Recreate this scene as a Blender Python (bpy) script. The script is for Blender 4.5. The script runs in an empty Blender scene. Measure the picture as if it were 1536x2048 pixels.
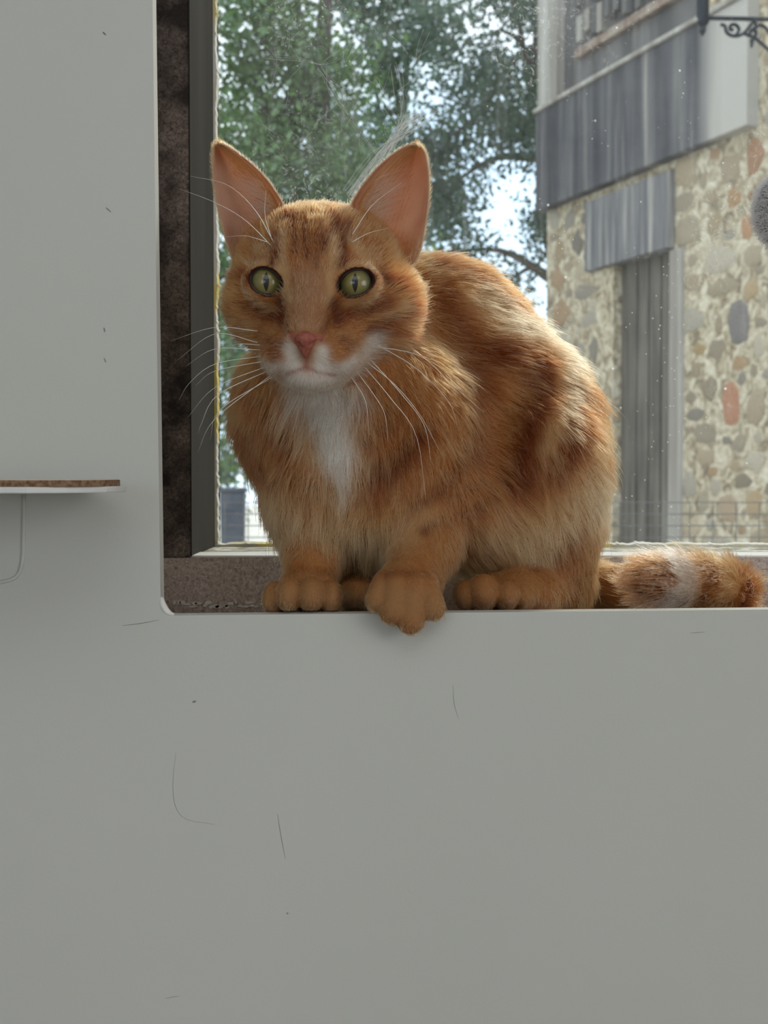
import bpy, bmesh, math, random
import numpy as np
from mathutils import Vector, Matrix

# ------------------------------------------------------------------ camera, world, lights, exposure
scene = bpy.context.scene
COL = scene.collection
rng = np.random.default_rng(7)
random.seed(7)
F = 2600.0                      # focal length in pixels of the 1536x2048 frame
CAM_Y, CAM_Z = -0.72, 0.0764    # the sill edge of the opening is z = 0, the face of the wall y = 0
PITCH = math.atan(74.0 / F)
cam_d = bpy.data.cameras.new('camera')
cam = bpy.data.objects.new('camera', cam_d)
COL.objects.link(cam)
cam.location = (0, CAM_Y, CAM_Z)
cam.rotation_euler = (math.pi / 2 - PITCH, 0, 0)
cam_d.sensor_fit = 'VERTICAL'
cam_d.sensor_height = 36.0
cam_d.lens = F / 2048 * 36.0
cam_d.clip_start = 0.02
cam_d.clip_end = 200
cam_d.dof.use_dof = True
cam_d.dof.focus_distance = 0.745
cam_d.dof.aperture_fstop = 19.0
scene.camera = cam
scene.view_settings.view_transform = 'Standard'
scene.view_settings.look = 'None'
scene.view_settings.gamma = 1.0
scene.view_settings.use_curve_mapping = False
scene.view_settings.exposure = 0.0
scene.cycles.max_bounces = 9
scene.cycles.diffuse_bounces = 3
scene.cycles.glossy_bounces = 3

world = bpy.data.worlds.new('sky')
scene.world = world
world.use_nodes = True
wn = world.node_tree
wn.nodes.clear()
w_out = wn.nodes.new('ShaderNodeOutputWorld')
w_bg = wn.nodes.new('ShaderNodeBackground')
w_tc = wn.nodes.new('ShaderNodeTexCoord')
w_no = wn.nodes.new('ShaderNodeTexNoise')
w_no.inputs['Scale'].default_value = 2.2
w_no.inputs['Detail'].default_value = 5
w_cr = wn.nodes.new('ShaderNodeValToRGB')
w_cr.color_ramp.elements[0].position = 0.38
w_cr.color_ramp.elements[0].color = (0.62, 0.80, 1.0, 1)
w_cr.color_ramp.elements[1].position = 0.60
w_cr.color_ramp.elements[1].color = (1.0, 1.0, 1.0, 1)
w_bg.inputs['Strength'].default_value = 1.95
wn.links.new(w_tc.outputs['Generated'], w_no.inputs['Vector'])
wn.links.new(w_no.outputs['Fac'], w_cr.inputs['Fac'])
wn.links.new(w_cr.outputs['Color'], w_bg.inputs['Color'])
wn.links.new(w_bg.outputs['Background'], w_out.inputs['Surface'])


def area_light(name, loc, target, sx, sy, power, color):
    d = bpy.data.lights.new(name, 'AREA')
    d.shape = 'RECTANGLE'
    d.size, d.size_y = sx, sy
    d.energy = power
    d.color = color
    o = bpy.data.objects.new(name, d)
    COL.objects.link(o)
    o.location = loc
    o.rotation_euler = (Vector(target) - Vector(loc)).to_track_quat('-Z', 'Y').to_euler()
    return o


sun_d = bpy.data.lights.new('sun', 'SUN')
sun_d.energy = 1.95
sun_d.angle = math.radians(14)
sun_d.color = (1.0, 0.93, 0.82)
sun = bpy.data.objects.new('sun', sun_d)
COL.objects.link(sun)
sun.location = (4, 6, 6)
sun.rotation_euler = Vector((-0.66, -0.80, -0.95)).to_track_quat('-Z', 'Y').to_euler()
# daylight entering the room through its two other windows (rear wall and right wall)
area_light('daylight_rear_window', (-1.32, -3.16, 0.62), (-1.32, 0, 0.62), 1.2, 1.1, 2.6, (0.97, 1.0, 1.0))
area_light('daylight_right_window', (1.96, -1.95, 0.50), (-2.0, -1.95, 0.50), 1.7, 1.1, 9.8, (1.0, 0.93, 0.88))
area_light('overhead_fill', (0.0, -1.75, 1.43), (0.0, -1.75, 0.0), 1.6, 1.3, 8.2, (0.97, 1.0, 0.99))  # added fill under the closed ceiling, no roof window; brightens the sill beam

# ------------------------------------------------------------------ helpers
RX = Matrix.Rotation(math.pi / 2 - PITCH, 3, 'X')


def ray(px, py):
    return RX @ Vector(((px - 768) / F, -(py - 1024) / F, -1.0))


def P(px, py, Y):
    """world point at depth Y (metres behind the wall face) in the direction of a photo pixel"""
    r = ray(px, py)
    t = (Y - CAM_Y) / r.y
    return Vector((r.x * t, Y, CAM_Z + r.z * t))


_rx = np.array(RX)


def to_px(p):
    q = (np.asarray(p) - np.array([0, CAM_Y, CAM_Z])) @ _rx
    return 768 + F * q[:, 0] / -q[:, 2], 1024 - F * q[:, 1] / -q[:, 2]


def put(o, label=None, cat=None, group=None, kind=None, parent=None):
    if o.name not in COL.objects:
        COL.objects.link(o)
    if label: o['label'] = label
    if cat: o['category'] = cat
    if group: o['group'] = group
    if kind: o['kind'] = kind
    if parent is not None:
        o.parent = parent
    return o


def thing(name, loc, label, cat, group=None, kind=None):
    o = bpy.data.objects.new(name, None)
    o.empty_display_size = 0.02
    o.location = loc
    return put(o, label, cat, group, kind)


def mesh_obj(name, verts, faces, mat, parent=None, smooth=False, local=False, **kw):
    """one mesh object; verts are world coordinates unless local"""
    v = np.asarray(verts, dtype=float)
    if parent is not None and not local:
        v = v - np.array(parent.matrix_basis.translation)
        if parent.parent is not None:
            v = v - np.array(parent.parent.matrix_basis.translation)
    me = bpy.data.meshes.new(name)
    me.from_pydata(v.tolist(), [], [tuple(int(i) for i in f) for f in faces])
    me.materials.append(mat)
    if smooth:
        me.polygons.foreach_set('use_smooth', [True] * len(me.polygons))
    me.update()
    o = bpy.data.objects.new(name, me)
    return put(o, parent=parent, **kw)


class MB:
    def __init__(s):
        s.v, s.f = [], []

    def add(s, v, f):
        n = len(s.v)
        s.v += [tuple(x) for x in v]
        s.f += [tuple(i + n for i in q) for q in f]
        return s

    def box(s, a, b):
        (x0, y0, z0), (x1, y1, z1) = a, b
        v = [(x, y, z) for x in (x0, x1) for y in (y0, y1) for z in (z0, z1)]
        return s.add(v, [(0, 1, 3, 2), (4, 6, 7, 5), (0, 4, 5, 1), (2, 3, 7, 6), (0, 2, 6, 4), (1, 5, 7, 3)])

    def hexa(s, v):
        return s.add(v, [(0, 3, 2, 1), (4, 5, 6, 7), (0, 1, 5, 4), (1, 2, 6, 5), (2, 3, 7, 6), (3, 0, 4, 7)])

    def tube(s, pts, rad, n=6):
        pts = [Vector(p) for p in pts]
        if not hasattr(rad, '__len__'):
            rad = [rad] * len(pts)
        rings = []
        t0 = (pts[1] - pts[0]).normalized()
        up = Vector((0, 0, 1)) if abs(t0.z) < 0.9 else Vector((1, 0, 0))
        a = t0.cross(up).normalized()
        v = []
        for i, p in enumerate(pts):
            t = (pts[min(i + 1, len(pts) - 1)] - pts[max(i - 1, 0)]).normalized()
            a = (a - t * a.dot(t)).normalized()
            b = t.cross(a)
            for k in range(n):
                w = 2 * math.pi * k / n
                v.append(p + (a * math.cos(w) + b * math.sin(w)) * rad[i])
        f = []
        for i in range(len(pts) - 1):
            for k in range(n):
                f.append((i * n + k, i * n + (k + 1) % n, (i + 1) * n + (k + 1) % n, (i + 1) * n + k))
        f.append(tuple(range(n - 1, -1, -1)))
        f.append(tuple((len(pts) - 1) * n + k for k in range(n)))
        return s.add(v, f)

    def prism(s, poly, y0, y1):
        """poly: (x, z) loop, extruded along y"""
        n = len(poly)
        v = [(x, y0, z) for x, z in poly] + [(x, y1, z) for x, z in poly]
        f = [tuple(range(n)), tuple(range(2 * n - 1, n - 1, -1))]
        f += [(i, i + n, (i + 1) % n + n, (i + 1) % n) for i in range(n)]
        return s.add(v, f)

    def build(s, name, mat, parent=None, **kw):
        return mesh_obj(name, s.v, s.f, mat, parent, **kw)


def bevel(o, w, seg=2):
    m = o.modifiers.new('bevel', 'BEVEL')
    m.width = w
    m.segments = seg
    m.limit_method = 'ANGLE'
    return o


def catmull(pts, n):
    pts = [Vector(p) for p in pts]
    pts = [pts[0] * 2 - pts[1]] + pts + [pts[-1] * 2 - pts[-2]]
    out = []
    m = len(pts) - 3
    for k in range(n):
        x = k / (n - 1) * m
        i = min(int(x), m - 1)
        t = x - i
        a, b, c, d = pts[i:i + 4]
        out.append(0.5 * ((2 * b) + (c - a) * t + (2 * a - 5 * b + 4 * c - d) * t * t + (3 * b - a - 3 * c + d) * t ** 3))
    return out


# ------------------------------------------------------------------ materials
def mat(name):
    m = bpy.data.materials.new(name)
    m.use_nodes = True
    nt = m.node_tree
    b = nt.nodes['Principled BSDF']
    return m, nt, b, nt.nodes['Material Output']


def N(nt, t, **kw):
    n = nt.nodes.new('ShaderNode' + t)
    for k, v in kw.items():
        if k in n.inputs:
            n.inputs[k].default_value = v
        else:
            setattr(n, k, v)
    return n


def ramp(nt, src, stops):
    r = N(nt, 'ValToRGB')
    e = r.color_ramp.elements
    while len(e) < len(stops):
        e.new(0.5)
    for q, (p, c) in zip(e, stops):
        q.position = p
        q.color = (*c, 1) if len(c) == 3 else c
    nt.links.new(src, r.inputs['Fac'])
    return r


def noise_mat(name, stops, scale, detail=6, rough=0.8, bump=0.0, stretch=(1, 1, 1), bscale=None, spec=0.3, distortion=0.0):
    m, nt, b, out = mat(name)
    tc = N(nt, 'TexCoord')
    mp = N(nt, 'Mapping')
    mp.inputs['Scale'].default_value = stretch
    nt.links.new(tc.outputs['Object'], mp.inputs['Vector'])
    no = N(nt, 'TexNoise', Scale=scale, Detail=detail, Distortion=distortion)
    nt.links.new(mp.outputs['Vector'], no.inputs['Vector'])
    r = ramp(nt, no.outputs['Fac'], stops)
    nt.links.new(r.outputs['Color'], b.inputs['Base Color'])
    b.inputs['Roughness'].default_value = rough
    b.inputs['Specular IOR Level'].default_value = spec
    if bump:
        bn = N(nt, 'TexNoise', Scale=bscale or scale * 3, Detail=6)
        nt.links.new(mp.outputs['Vector'], bn.inputs['Vector'])
        bu = N(nt, 'Bump', Strength=bump, Distance=0.002)
        nt.links.new(bn.outputs['Fac'], bu.inputs['Height'])
        nt.links.new(bu.outputs['Normal'], b.inputs['Normal'])
    return m


M = {}
M['wall'] = noise_mat('painted_wall', [(0.3, (0.575, 0.583, 0.542)), (0.7, (0.615, 0.620, 0.582))], 3.0, 3, 0.55, 0.04, bscale=500)
M['room'] = noise_mat('room_paint', [(0.3, (0.70, 0.69, 0.66)), (0.7, (0.74, 0.73, 0.70))], 2.0, 3, 0.8)
M['floor'] = noise_mat('floor_tile', [(0.3, (0.30, 0.27, 0.24)), (0.7, (0.38, 0.35, 0.31))], 5.0, 4, 0.6)
M['white'] = noise_mat('white_paint', [(0.3, (0.78, 0.77, 0.73)), (0.7, (0.84, 0.83, 0.80))], 60, 4, 0.5)
M['masonry'] = noise_mat('masonry', [(0.3, (0.28, 0.26, 0.24)), (0.7, (0.40, 0.38, 0.35))], 30, 5, 0.9)


def rust_mat(name, dark, mid, light, blotch, bs=26):
    """old stippled paint with darker worn patches"""
    m, nt, b, out = mat(name)
    tc = N(nt, 'TexCoord')
    n1 = N(nt, 'TexNoise', Scale=430, Detail=6, Roughness=0.75, Distortion=0.8)
    n2 = N(nt, 'TexNoise', Scale=bs, Detail=5, Roughness=0.6)
    for n in (n1, n2):
        nt.links.new(tc.outputs['Object'], n.inputs['Vector'])
    r1 = ramp(nt, n1.outputs['Fac'], [(0.36, dark), (0.5, mid), (0.66, light)])
    r2 = ramp(nt, n2.outputs['Fac'], [(blotch - 0.05, (0.10, 0.08, 0.075)), (blotch + 0.10, (1, 1, 1))])
    mx = N(nt, 'MixRGB', blend_type='MULTIPLY')
    mx.inputs[0].default_value = 1.0
    nt.links.new(r1.outputs['Color'], mx.inputs[1])
    nt.links.new(r2.outputs['Color'], mx.inputs[2])
    nt.links.new(mx.outputs[0], b.inputs['Base Color'])
    bu = N(nt, 'Bump', Strength=0.5, Distance=0.0006)
    nt.links.new(n1.outputs['Fac'], bu.inputs['Height'])
    nt.links.new(bu.outputs['Normal'], b.inputs['Normal'])
    b.inputs['Roughness'].default_value = 0.8
    return m


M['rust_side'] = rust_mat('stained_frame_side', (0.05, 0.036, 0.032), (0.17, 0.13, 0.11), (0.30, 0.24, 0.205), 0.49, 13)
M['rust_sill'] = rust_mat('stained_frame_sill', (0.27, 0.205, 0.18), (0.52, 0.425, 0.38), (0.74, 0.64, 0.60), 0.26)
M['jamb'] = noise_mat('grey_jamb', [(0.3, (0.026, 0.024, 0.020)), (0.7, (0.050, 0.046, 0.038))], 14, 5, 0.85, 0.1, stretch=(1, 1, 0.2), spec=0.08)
M['putty'] = noise_mat('old_putty', [(0.40, (0.80, 0.80, 0.74)), (0.52, (0.74, 0.72, 0.60)), (0.60, (0.85, 0.70, 0.20)), (0.68, (0.62, 0.58, 0.45))], 30, 5, 0.8, 0.5, stretch=(0.6, 1, 0.6), bscale=300)
M['sill_dirt'] = noise_mat('dirty_sill_top', [(0.40, (0.22, 0.20, 0.15)), (0.5, (0.45, 0.43, 0.33)), (0.62, (0.75, 0.73, 0.66))], 90, 5, 0.9, 0.6, bscale=400)
M['chip'] = noise_mat('flaked_paint', [(0.3, (0.70, 0.66, 0.61)), (0.7, (0.82, 0.78, 0.74))], 200, 3, 0.8)

# dirty window glass: clear pane with a film of dust, streaks and specks
m, nt, b, out = mat('dirty_glass')
nt.nodes.remove(b)
tc = N(nt, 'TexCoord')
tr = N(nt, 'BsdfTransparent')
tr.inputs['Color'].default_value = (0.95, 0.97, 0.96, 1)
gl = N(nt, 'BsdfGlossy', Roughness=0.02)
fr = N(nt, 'Fresnel', IOR=1.35)
mix1 = N(nt, 'MixShader')
geo = N(nt, 'NewGeometry')
front = N(nt, 'Math', operation='SUBTRACT')
front.inputs[0].default_value = 1.0
nt.links.new(geo.outputs['Backfacing'], front.inputs[1])
frm = N(nt, 'Math', operation='MULTIPLY')
nt.links.new(fr.outputs[0], frm.inputs[0])
nt.links.new(front.outputs[0], frm.inputs[1])
nt.links.new(frm.outputs[0], mix1.inputs[0])
nt.links.new(tr.outputs[0], mix1.inputs[1])
nt.links.new(gl.outputs[0], mix1.inputs[2])
df = N(nt, 'BsdfDiffuse')
df.inputs['Color'].default_value = (0.80, 0.80, 0.78, 1)
tl = N(nt, 'BsdfTranslucent')
tl.inputs['Color'].default_value = (0.85, 0.86, 0.84, 1)
dirt = N(nt, 'MixShader')
dirt.inputs[0].default_value = 0.6
nt.links.new(df.outputs[0], dirt.inputs[1])
nt.links.new(tl.outputs[0], dirt.inputs[2])
film = N(nt, 'TexNoise', Scale=9, Detail=7, Roughness=0.65, Distortion=0.6)
nt.links.new(tc.outputs['Object'], film.inputs['Vector'])
film_r = ramp(nt, film.outputs['Fac'], [(0.36, (0.012,) * 3), (0.75, (0.10,) * 3)])
mp = N(nt, 'Mapping')
mp.inputs['Scale'].default_value = (1, 1, 0.06)
nt.links.new(tc.outputs['Object'], mp.inputs['Vector'])
strk = N(nt, 'TexNoise', Scale=120, Detail=3)
nt.links.new(mp.outputs['Vector'], strk.inputs['Vector'])
strk_r = ramp(nt, strk.outputs['Fac'], [(0.55, (0,) * 3), (0.8, (0.10,) * 3)])
swirl = N(nt, 'TexNoise', Scale=150, Detail=6, Roughness=0.8, Distortion=2.0)
nt.links.new(tc.outputs['Object'], swirl.inputs['Vector'])
swirl_r = ramp(nt, swirl.outputs['Fac'], [(0.53, (0,) * 3), (0.66, (0.55,) * 3)])
patch = N(nt, 'TexNoise', Scale=7, Detail=3)
nt.links.new(tc.outputs['Object'], patch.inputs['Vector'])
patch_r = ramp(nt, patch.outputs['Fac'], [(0.47, (0,) * 3), (0.62, (1,) * 3)])
sw = N(nt, 'Math', operation='MULTIPLY')
nt.links.new(swirl_r.outputs[0], sw.inputs[0])
nt.links.new(patch_r.outputs[0], sw.inputs[1])
vor = N(nt, 'TexVoronoi', Scale=42)
nt.links.new(tc.outputs['Object'], vor.inputs['Vector'])
vor_r = ramp(nt, vor.outputs['Distance'], [(0.03, (0.7,) * 3), (0.06, (0,) * 3)])
vor2 = N(nt, 'TexVoronoi', Scale=190)
nt.links.new(tc.outputs['Object'], vor2.inputs['Vector'])
vor2_r = ramp(nt, vor2.outputs['Distance'], [(0.07, (0.5,) * 3), (0.14, (0,) * 3)])
pm = N(nt, 'TexNoise', Scale=16, Detail=4)
nt.links.new(tc.outputs['Object'], pm.inputs['Vector'])
pm_r = ramp(nt, pm.outputs['Fac'], [(0.48, (0,) * 3), (0.62, (1,) * 3)])
v2m = N(nt, 'Math', operation='MULTIPLY')
nt.links.new(vor2_r.outputs[0], v2m.inputs[0])
nt.links.new(pm_r.outputs[0], v2m.inputs[1])
acc = film_r.outputs[0]
for s in (strk_r.outputs[0], sw.outputs[0], vor_r.outputs[0], v2m.outputs[0]):
    ad = N(nt, 'Math', operation='ADD', use_clamp=True)
    nt.links.new(acc, ad.inputs[0])
    nt.links.new(s, ad.inputs[1])
    acc = ad.outputs[0]
mix2 = N(nt, 'MixShader')
accm = N(nt, 'Math', operation='MULTIPLY')
nt.links.new(acc, accm.inputs[0])
nt.links.new(front.outputs[0], accm.inputs[1])
nt.links.new(accm.outputs[0], mix2.inputs[0])
nt.links.new(mix1.outputs[0], mix2.inputs[1])
nt.links.new(dirt.outputs[0], mix2.inputs[2])
nt.links.new(mix2.outputs[0], out.inputs['Surface'])
M['glass'] = m


# ------------------------------------------------------------------ the room
def structure(o):
    o['kind'] = 'structure'
    return o


RX0, RX1, RY0, RZ0, RZ1 = -2.0, 2.0, -3.2, -0.95, 1.45
structure(MB().box((RX0 - .1, RY0 - .1, RZ0 - .1), (RX1 + .1, 0.2, RZ0)).build('floor', M['floor']))
structure(MB().box((RX0 - .1, RY0 - .1, RZ1), (RX1 + .1, 0.2, RZ1 + .1)).build('ceiling', M['room']))
structure(MB().box((RX0 - .1, RY0 - .1, RZ0), (RX0, 0.0, RZ1)).build('wall_left', M['room']))


def wall_with_hole(name, axis, at, thick, lo, hi, h0, h1, mat_):
    """wall perpendicular to axis ('x' or 'y') with a rectangular window hole"""
    mb = MB()
    (a0, z0), (a1, z1), (b0, w0), (b1, w1) = lo, hi, h0, h1
    for (p0, p1, q0, q1) in ((a0, b0, z0, z1), (b1, a1, z0, z1), (b0, b1, z0, w0), (b0, b1, w1, z1)):
        if axis == 'y':
            mb.box((p0, at, q0), (p1, at + thick, q1))
        else:
            mb.box((at, p0, q0), (at + thick, p1, q1))
    return structure(mb.build(name, mat_))


wall_with_hole('wall_back', 'y', RY0 - 0.1, 0.1, (RX0, RZ0), (RX1, RZ1), (-1.92, 0.05), (-0.72, 1.2), M['room'])
wall_with_hole('wall_right', 'x', RX1, 0.1, (RY0 - .1, RZ0), (0.0, RZ1), (-2.85, -0.1), (-1.05, 1.1), M['room'])

# face of the window wall: a thin painted board with the opening cut in it
bm = bmesh.new()
outer = [(RX0, RZ0), (RX1, RZ0), (RX1, RZ1), (RX0, RZ1)]
cL = P(321, 1196, 0)
cB = P(346, 1231, 0)
arc = []
for k in range(7):
    w = k / 6 * math.pi / 2
    arc.append((cB.x - (cB.x - cL.x) * math.cos(w) ** 1.0 + 0 * w, cL.z - (cL.z - cB.z) * math.sin(w)))
slope = (P(1536, 1219, 0).z - cB.z) / (P(1536, 1219, 0).x - cB.x)
topl = P(305, 0, 0)
zt = 1.0
xl = cL.x + (topl.x - cL.x) * (zt - cL.z) / (topl.z - cL.z) * 0.4
hole = [(xl, zt), (topl.x, topl.z), (P(313, 620, 0).x, P(313, 620, 0).z)] + arc + [(1.0, cB.z + slope * (1.0 - cB.x)), (1.0, zt)]
eds = []
for loop in (outer, hole):
    vs = [bm.verts.new((x, 0, z)) for x, z in loop]
    eds += [bm.edges.new((vs[i], vs[(i + 1) % len(vs)])) for i in range(len(vs))]
bmesh.ops.triangle_fill(bm, edges=eds, use_beauty=True)
ex = bmesh.ops.extrude_face_region(bm, geom=bm.faces[:])
bmesh.ops.translate(bm, verts=[v for v in ex['geom'] if isinstance(v, bmesh.types.BMVert)], vec=(0, 0.012, 0))
bmesh.ops.recalc_face_normals(bm, faces=bm.faces[:])
me = bpy.data.meshes.new('wall_window')
bm.to_mesh(me)
bm.free()
me.materials.append(M['wall'])
wall_front = structure(put(bpy.data.objects.new('wall_window', me)))

# worn white corner bead and edge of the board
mb = MB()
mb.tube([(x + 0.0004, 0.001, z + 0.0004) for x, z in arc], [0.0008, 0.0016, 0.002, 0.002, 0.0018, 0.0013, 0.0008], 8)
mb.build('corner_bead', M['white'], wall_front, smooth=True)

# masonry behind the board, its opening a little larger
OX0, OX1 = -0.165, 1.02
structure(MB().box((RX0, 0.0125, RZ0), (OX0, 0.42, RZ1)).build('wall_outer_left', M['masonry']))
structure(MB().box((OX1, 0.0125, RZ0), (RX1, 0.42, RZ1)).build('wall_outer_right', M['masonry']))
structure(MB().box((OX0, 0.0125, 1.02), (OX1, 0.42, RZ1)).build('wall_outer_top', M['masonry']))
mb = MB()
mb.box((OX0, 0.186, RZ0), (OX1, 0.42, -0.03))
# sloping ledge that the cat sits on
mb.hexa([(OX0, 0.0125, RZ0), (OX1, 0.0125, RZ0), (OX1, 0.186, RZ0), (OX0, 0.186, RZ0),
         (OX0, 0.0125, -0.0035), (OX1, 0.0125, -0.0005), (OX1, 0.186, -0.0225), (OX0, 0.186, -0.0225)])
structure(mb.build('wall_outer_bottom', M['masonry']))

# the window: stained front plate, jambs, sill beam, dirty pane
win = thing('window_1', (0, 0.17, -0.02), 'old stained window frame with one dirty fixed pane', 'window', kind='structure')
yF, yP = 0.172, 0.300
zb = P(600, 1115, yF).z                     # top of the sill beam
xj = P(380, 600, yF).x                      # inner edge of the side plate
xr = 1.0
mb = MB()
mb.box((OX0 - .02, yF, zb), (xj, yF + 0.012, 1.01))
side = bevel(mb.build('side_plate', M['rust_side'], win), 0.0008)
mb = MB()
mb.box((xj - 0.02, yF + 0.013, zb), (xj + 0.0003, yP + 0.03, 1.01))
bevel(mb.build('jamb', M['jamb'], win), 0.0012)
mb = MB()
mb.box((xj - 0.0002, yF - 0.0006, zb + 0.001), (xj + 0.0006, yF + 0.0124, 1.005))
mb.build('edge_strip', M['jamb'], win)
mb = MB()
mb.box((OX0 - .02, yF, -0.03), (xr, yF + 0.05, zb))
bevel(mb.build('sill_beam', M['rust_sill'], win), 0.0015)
mb = MB()
mb.box((OX0, yF + 0.001, zb), (xr, yF + 0.043, zb + 0.0013))
mb.build('painted_ledge', M['white'], win)
mb = MB()
mb.box((xj, yF + 0.0435, zb - 0.01), (xr, yP + 0.03, zb + 0.0006))
mb.build('dirty_ledge', M['sill_dirt'], win)
# crumbling putty round the pane: ragged strips
def ragged(n, base, amp, seed):
    r_ = random.Random(seed)
    out_, w_ = [], 0.0
    for k in range(n):
        w_ = w_ * 0.82 + r_.uniform(-1, 1) * 0.45
        out_.append(max(base * 0.25, base + amp * w_ + (amp * 0.9 if r_.random() < 0.05 else 0)))
    return out_


def strip(name, pos, width, at_):
    """ragged bead: pos along its length, width across; at_(p, w, depth) gives the point"""
    v, f = [], []
    for p_, w_ in zip(pos, width):
        v += [at_(p_, 0, 0.0), at_(p_, 0, 1.0), at_(p_, w_ * 0.7, 1.0), at_(p_, w_, 0.0)]
    for k in range(len(pos) - 1):
        o_ = k * 4
        f += [(o_ + i, o_ + i + 1, o_ + i + 5, o_ + i + 4) for i in range(3)]
    return mesh_obj(name, v, f, M['putty'], win)


n = 300
strip('bottom_putty', [xj + 0.62 * k / (n - 1) for k in range(n)], ragged(n, 0.0038, 0.0011, 3), lambda p_, w_, d_: (p_, yP - 0.0004 - 0.006 * d_, zb + w_))
strip('side_putty', [zb + 0.5 * k / (n - 1) for k in range(n)], ragged(n, 0.0036, 0.0012, 5), lambda p_, w_, d_: (xj + w_, yP - 0.0004 - 0.005 * d_, p_))
mb = MB()
mb.box((xj, yP, zb), (xr, yP + 0.003, 1.0))
mb.build('pane', M['glass'], win)
# right and top members, outside the frame
mb = MB()
mb.box((xr - 0.05, yF, -0.03), (OX1, yP + 0.03, 1.02))
mb.build('side_plate', M['rust_side'], win)
mb = MB()
mb.box((OX0, yF, 0.96), (OX1, yP + 0.03, 1.02))
mb.build('head_beam', M['rust_side'], win)
# flakes of old paint along the foot of the sill beam
for k in range(26):
    px = 350 + k * 8.2 + random.uniform(-3, 3)
    c = P(px, 1208 + random.uniform(-4, 6), yF - 0.0006)
    q = random.randint(5, 7)
    rw, rh = random.uniform(0.0012, 0.0034), random.uniform(0.0007, 0.002)
    poly = [(c.x + rw * math.cos(2 * math.pi * i / q) * random.uniform(.7, 1.2), c.z + rh * math.sin(2 * math.pi * i / q) * random.uniform(.7, 1.2)) for i in range(q)]
    MB().prism(poly, yF - 0.0008, yF + 0.0002).build('paint_flake', M['chip'], win)

# ------------------------------------------------------------------ outside: ground, stone building, lamp bracket, fence, trees
GZ = -1.0
M['ground'] = noise_mat('pale_gravel', [(0.35, (0.42, 0.39, 0.35)), (0.65, (0.62, 0.59, 0.54))], 6, 8, 0.95, 0.4)
structure(MB().box((-30, 0.43, GZ - 0.2), (30, 45, GZ)).build('ground', M['ground']))

U = Vector((0.376, -1.0, 0)).normalized()        # along the building face, from its far corner towards us
NRM = Vector((-1.0, -0.376, 0)).normalized()     # out of the face
B0 = Vector((1.337, 10.0, 0))


def bu(px, py, off=0.0):
    """(u, z) on the building face under a photo pixel"""
    r = ray(px, py)
    c = Vector((0, CAM_Y, CAM_Z))
    o = B0 + NRM * off
    t = (o - c).dot(NRM) / r.dot(NRM)
    p = c + r * t
    return (p - o).dot(U), p.z


def bpt(u, z, off):
    p = B0 + U * u + NRM * off
    return Vector((p.x, p.y, z))


bld = thing('stone_building', bpt(1.5, GZ, -0.3), 'rubble stone building with a dark streaked stone band and a doorway', 'building')


def slab(name, u0, u1, zfun0, zfun1, o0, o1, mt, seg=1, bev=0.008):
    """block on the face between u0..u1 with bottom zfun0(u) and top zfun1(u), from offset o0 to o1"""
    f0 = zfun0 if callable(zfun0) else (lambda u: zfun0)
    f1 = zfun1 if callable(zfun1) else (lambda u: zfun1)
    mb = MB()
    mb.hexa([bpt(u0, f0(u0), o0), bpt(u1, f0(u1), o0), bpt(u1, f0(u1), o1), bpt(u0, f0(u0), o1),
             bpt(u0, f1(u0), o0), bpt(u1, f1(u1), o0), bpt(u1, f1(u1), o1), bpt(u0, f1(u0), o1)])
    o = mb.build(name, mt, bld)
    if bev:
        bevel(o, bev)
    return o


M['mortar'] = noise_mat('lime_mortar', [(0.32, (0.19, 0.15, 0.105)), (0.46, (0.40, 0.335, 0.225)), (0.56, (0.54, 0.475, 0.35)), (0.7, (0.68, 0.62, 0.49))], 11, 10, 0.95, 1.0, bscale=26, distortion=1.2)
M['mortar'].node_tree.nodes['Bump'].inputs['Distance'].default_value = 0.03


def streak_mat(name, stops, scale, stretch=(1, 1, 0.07)):
    return noise_mat(name, stops, scale, 5, 0.9, 0.2, stretch=stretch)


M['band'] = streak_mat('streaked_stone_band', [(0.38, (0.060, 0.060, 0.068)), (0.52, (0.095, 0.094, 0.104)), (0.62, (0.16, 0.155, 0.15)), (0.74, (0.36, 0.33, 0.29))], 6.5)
# the streaks of the band fade to clean pale stone towards its near end
bnt = M['band'].node_tree
b_tc, b_sx = N(bnt, 'TexCoord'), N(bnt, 'SeparateXYZ')
bnt.links.new(b_tc.outputs['Object'], b_sx.inputs[0])
b_mr = N(bnt, 'MapRange')
BAND_MAP = b_mr
bnt.links.new(b_sx.outputs[1], b_mr.inputs[0])
b_mx = N(bnt, 'MixRGB')
bnt.links.new(b_mr.outputs[0], b_mx.inputs[0])
b_old = bnt.nodes['Principled BSDF'].inputs['Base Color'].links[0].from_socket
bnt.links.new(b_old, b_mx.inputs[1])
b_mx.inputs[2].default_value = (0.42, 0.40, 0.365, 1)
bnt.links.new(b_mx.outputs[0], bnt.nodes['Principled BSDF'].inputs['Base Color'])
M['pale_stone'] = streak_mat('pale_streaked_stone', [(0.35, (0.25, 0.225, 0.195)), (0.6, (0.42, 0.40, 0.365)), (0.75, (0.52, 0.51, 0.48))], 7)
M['lintel'] = streak_mat('grey_lintel', [(0.38, (0.12, 0.12, 0.13)), (0.55, (0.20, 0.195, 0.195)), (0.68, (0.38, 0.36, 0.33))], 16, (1, 1, 0.05))
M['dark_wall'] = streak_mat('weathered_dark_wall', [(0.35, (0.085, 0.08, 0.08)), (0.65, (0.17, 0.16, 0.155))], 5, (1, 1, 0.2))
M['door_wood'] = streak_mat('weathered_door', [(0.35, (0.075, 0.067, 0.057)), (0.65, (0.15, 0.135, 0.115))], 14, (1, 1, 0.1))
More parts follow.
